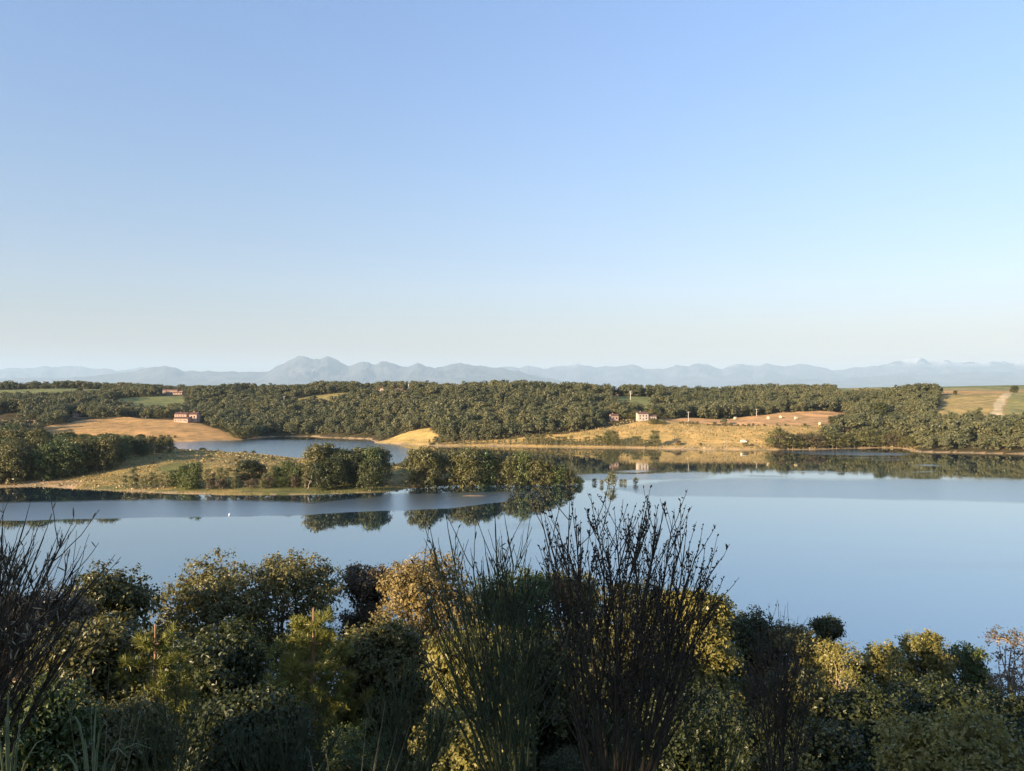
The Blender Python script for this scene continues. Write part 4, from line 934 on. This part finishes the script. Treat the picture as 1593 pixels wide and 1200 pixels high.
# ------------------------------------------------------------------ brooms in front
def broom(seed, px, D, base_py, targets, label, stem='stem_brown', pods='pod', pod_n=1.0, twn=9, name='broom_bush', r0=.016, spread=.16, pod_r=.0045, pod_l=.022, head=3, fan=.45, lo=.38):
    """targets: (px, py, depth offset) where each branch head ends"""
    rng = np.random.default_rng(seed)
    bx, by, bz = XD(px, D), D, HC-(base_py-HY)/F*D
    gzz = gz(bx, by); bz = min(bz, gzz) if gzz < bz + 3 else gzz
    bz = gzz - .05
    e = empty(name, (bx, by, bz)); tag(e, label, 'broom bush')
    for (tx, ty, dd) in targets:
        Dd = D+dd; T = np.array([XD(tx, Dd)-bx, dd, HC-(ty-HY)/F*Dd-bz])
        L = np.linalg.norm(T); n = 9; t_ = np.linspace(0, 1, n)[:, None]
        # leaves the foot spreading, then turns upward
        ctrl = np.array([T[0]*fan, T[1]*fan, T[2]*.47]) + rng.normal(size=3)*.04*L
        P = 2*(1-t_)*t_*ctrl + t_**2*T + rng.normal(size=(n, 3))*.006*L*t_
        P[:, :2] += rng.normal(size=2)*.05*(1-t_)
        Gb = Geo(); tubes(Gb, P[None], np.linspace(r0, r0*.24, n)[None], 5)
        segs, rads = [], []; tips = []
        def sub(P0, i0f, ln, dirv, r, up):
            m_ = 6; q = np.linspace(0, 1, m_)[:, None]
            dv = unit(dirv); end = dv*ln; Q = P0 + end*q + np.array([0, 0, up])*ln*(q**1.7)
            Q = Q + rng.normal(size=(m_, 3))*.012*ln*np.sqrt(q)
            segs.append(Q); rads.append(np.linspace(r, r*.45, m_)); return Q
        tw = int(twn*1.6)
        tan = unit(np.gradient(P, axis=0))
        for _ in range(tw):
            f = rng.uniform(lo, .95); i = min(n-2, int(f*(n-1))); p0 = P[i] + (P[i+1]-P[i])*(f*(n-1)-i)
            side = unit(rng.normal(size=3)*[1, 1, .25]); dv = unit(tan[i] + side*rng.uniform(.35, .85))
            ln = min(L*(1.05-f)*rng.uniform(.4, .75), L*.42)
            Q = sub(p0, f, ln, dv, r0*.30, .22)
            for _2 in range(rng.integers(3, 6)):
                j = int(rng.integers(1, 5)); sd2 = unit(rng.normal(size=3)*[1, 1, .25]); tv = unit(Q[min(5, j+1)]-Q[j-1])
                Q2 = sub(Q[j], 0, ln*rng.uniform(.25, .6), unit(tv + sd2*rng.uniform(.2, .5)), r0*.20, .18)
                tips.append(Q2)
            tips.append(Q)
        for _ in range(head):
            f = rng.uniform(.68, 1.0); i = min(n-2, int(f*(n-1))); p0 = P[i] + (P[i+1]-P[i])*(f*(n-1)-i)
            side = unit(rng.normal(size=3)*[1, 1, .1]); Q = sub(p0, 0, L*rng.uniform(.05, .16), unit(tan[i] + side*rng.uniform(.4, 1.0)), r0*.24, .35); tips.append(Q); tips.append(Q)
        Q = sub(P[-1], 0, L*.06, tan[-1], r0*.2, .1); tips.append(Q)
        tubes(Gb, np.stack(segs), np.stack(rads), 3)
        b_ = link('branch', Gb.mesh('branch', [M[stem]], True), e)
        if pod_n > 0:
            ps = []; pe = []
            for Q in tips:
                for _ in range(rng.poisson(2.6*pod_n)):
                    f = rng.uniform(.35, 1.0)*5; i = min(4, int(f)); c = Q[i]+(Q[i+1]-Q[i])*(f-i); dv = unit(np.array([0, 0, .9])+rng.normal(size=3)*.55)
                    l_ = pod_l*rng.uniform(.6, 1.3)
                    ps.append(np.stack([c, c+dv*l_*.35, c+dv*l_*.75, c+dv*l_])); pe.append(np.array([.35, 1, .9, .15])*pod_r*rng.uniform(.8, 1.3))
            if ps:
                Gp = Geo(); tubes(Gp, np.stack(ps), np.stack(pe), 4); q = link('seed_pods', Gp.mesh('seed_pods', [M[pods]], True), b_); q['kind'] = 'stuff'
    return e
# dark podded right half of the large bush
T1 = [(850,815,.1),(862,850,-.3),(880,800,.2),(893,825,-.2),(905,840,.3),(925,808,0),(945,850,-.3),(960,825,.25),(975,835,-.1),(990,812,.1),(1002,802,-.2),(1018,820,.2),(1030,815,-.25),(1045,828,.1),
      (1058,830,-.1),(1068,850,.25),(1080,868,-.2),(1085,905,.1),(1100,930,-.3),(1110,948,.2),(870,900,.3),(915,890,-.4),(1010,880,.4),(960,920,-.5),(1050,930,-.4),(1112,922,.1),(1092,900,-.2),(1010,1010,-.6),(905,980,-.6),(1000,970,-.55),(860,960,.3),(1060,985,.1)]
broom(501, 955, 5.6, 1300, T1, 'large dark broom bush full of seed pods right of the centre, highest in the foreground', twn=3.7, pod_n=1.0, head=9)
# rushy green left half
T2 = [(672,845,.2),(700,830,-.1),(718,905,.3),(735,880,-.2),(750,895,.2),(757,870,-.3),(772,812,0),(790,818,.1),(800,900,-.2),(815,885,.3),(828,915,-.1),(690,935,-.3),(655,905,.1),(720,960,-.5),(760,960,-.5),(800,970,-.5),(640,980,.2),(840,950,.2),(690,1010,-.5),(735,925,.4),(778,915,.4)]
broom(502, 810, 5.2, 1330, T2, 'green rushy broom with nearly bare tips, left of the dark podded bush', stem='stem_green', pods='pod', pod_n=.14, twn=4.2, pod_l=.045, pod_r=.005)
T3 = [(-60,800,.2),(-25,830,0),(5,820,-.2),(20,845,.2),(38,815,0),(52,850,-.3),(66,835,.1),(85,850,.3),(104,838,-.1),(118,880,.1),(95,915,-.3),(60,905,.3),(20,900,-.4),(-15,880,.3),(125,925,.2),(40,960,-.5),(150,895,.0),(80,985,-.4),(140,960,-.2),(0,960,-.3)]
broom(503, -90, 4.6, 1320, T3, 'arching broom bush cut by the left edge, with a few pale dry pods', pods='pod_pale', pod_n=.16, twn=5, fan=.28, pod_l=.055, pod_r=.004)
T4 = [(1180,985,0),(1195,965,.2),(1208,1000,-.2),(1218,972,.1),(1232,985,-.1),(1245,1010,.2),(1256,1020,0),(1262,1045,.1),(1175,1030,.1),(1165,1060,-.2),(1225,1030,-.3),(1190,1040,.3)]
broom(504, 1212, 7.2, 1330, T4, 'smaller bare dark broom right of the yellow-lit tree', pods='pod', pod_n=.25, twn=8, r0=.013)
T5 = [(590,1060,0),(610,1030,.2),(630,1045,-.2),(648,1025,.1),(665,1040,-.1),(685,1060,.2),(570,1090,0),(700,1090,.1)]
broom(505, 640, 6.5, 1330, T5, 'low dark green broom at the bottom below the golden tree', stem='stem_green', pod_n=0, twn=9, r0=.011)
T6 = [(400,1120,0),(430,1100,.2),(455,1110,-.2),(480,1090,.1),(505,1105,-.1),(370,1140,.2),(530,1130,.1),(340,1120,.1)]
broom(506, 440, 6.0, 1340, T6, 'low broom at the bottom below the right pine', stem='stem_green', pod_n=0, twn=9, r0=.011)
T7 = [(1060,1100,0),(1090,1080,.2),(1120,1095,-.2),(1145,1085,.1),(1030,1120,-.1),(1170,1110,.2)]
broom(507, 1100, 6.5, 1340, T7, 'low dark broom at the bottom right of the large bush', stem='stem_green', pod_n=0, twn=9, r0=.011)
T8 = [(250,1070,0),(280,1050,.2),(310,1065,-.2),(330,1085,.1),(220,1100,-.1),(200,1080,.1)]
broom(508, 270, 5.5, 1340, T8, 'low dark broom at the bottom below the left pine', stem='stem_green', pod_n=0, twn=9, r0=.010)

# dry grass and pale blades
def tuft(seed, px, D, tops, mt, label, r=.0022):
    rng = np.random.default_rng(seed); x = XD(px, D); z = gz(x, D)
    e = empty('grass_tuft', (x, D, z)); tag(e, label, 'grass tuft')
    for tx, ty in tops:
        Dd = D+rng.uniform(-.2, .2); T = np.array([XD(tx, Dd)-x, Dd-D, HC-(ty-HY)/F*Dd-z]); n = 8; t_ = np.linspace(0, 1, n)[:, None]
        ctrl = np.array([T[0]*.1-.03, T[1]*.2, T[2]*rng.uniform(.9, 1.25)]) if mt == 'blade' else np.array([T[0]*.6, T[1]*.5, T[2]*.5]); P = 2*(1-t_)*t_*ctrl + t_**2*T
        w = np.interp(t_[:, 0], [0, .5, 1], [r, r*1.0, r*.25]); G = Geo(); tubes(G, P[None], w[None], 4); link('blade', G.mesh('blade', [M[mt]], True), e)
tuft(601, 150, 3.2, [(150,1100),(110,1120),(195,1150),(235,1165),(200,1180),(130,1150),(95,1175),(170,1130)], 'blade', 'pale arching grass blades in the bottom left', .006)
tuft(602, 20, 3.4, [(10,1130),(45,1110),(38,1160),(70,1150),(-20,1100),(15,1080),(60,1170)], 'blade', 'pale grass blades at the bottom left corner', .006)
tuft(603, 540, 4.4, [(570,1120),(600,1090),(618,1135),(505,1150),(640,1120),(480,1165),(590,1160)], 'straw', 'reddish dry grass stems at the bottom left of the centre', .0028)
tuft(605, 150, 5.0, [(170,1030),(200,1050),(140,1040),(240,1010),(100,1055)], 'straw', 'thin dry stalks right of the left broom', .003)
# unseen trees added behind the viewer to throw the morning shade on the foreground
for i, (x, y, h) in enumerate([(-71,-13,9.0),(-20,-7,6.8),(-15,-8,7.0),(-10,-6.5,6.6),(-4,-8,6.4),(3,-8,6.4),(10,-9,6.6),(18,-9,6.8),(26,-10,7)]):
    h = min(h, 7.4)*1.02 if x > -38 else 5.0; pr = mid[i % 5]; make_tree('shade_tree', pr[0], pr[1], (x, y, gz(x, y)-.3), i*1.3, (h/10*.95,)*2+(h/10,), label='unseen oak added behind the viewpoint to shade the foreground', cat='tree', group='unseen oaks added to shade the foreground')

# ------------------------------------------------------------------ haze
hm = bpy.data.materials.new('haze'); hm.use_nodes = True; t = hm.node_tree; t.nodes.clear()
o_ = t.nodes.new('ShaderNodeOutputMaterial'); pv = t.nodes.new('ShaderNodeVolumePrincipled')
pv.inputs['Color'].default_value = (.55, .76, 1.0, 1); pv.inputs['Density'].default_value = 3.1e-5; pv.inputs['Anisotropy'].default_value = 0.0
t.links.new(pv.outputs[0], o_.inputs['Volume'])
G = Geo(); G.box(-61000, 61000, -15000, 58000, -9, 1760)
tag(link('haze', G.mesh('haze', [hm])), 'thin blue morning haze over the whole lake country', 'haze', kind='stuff')
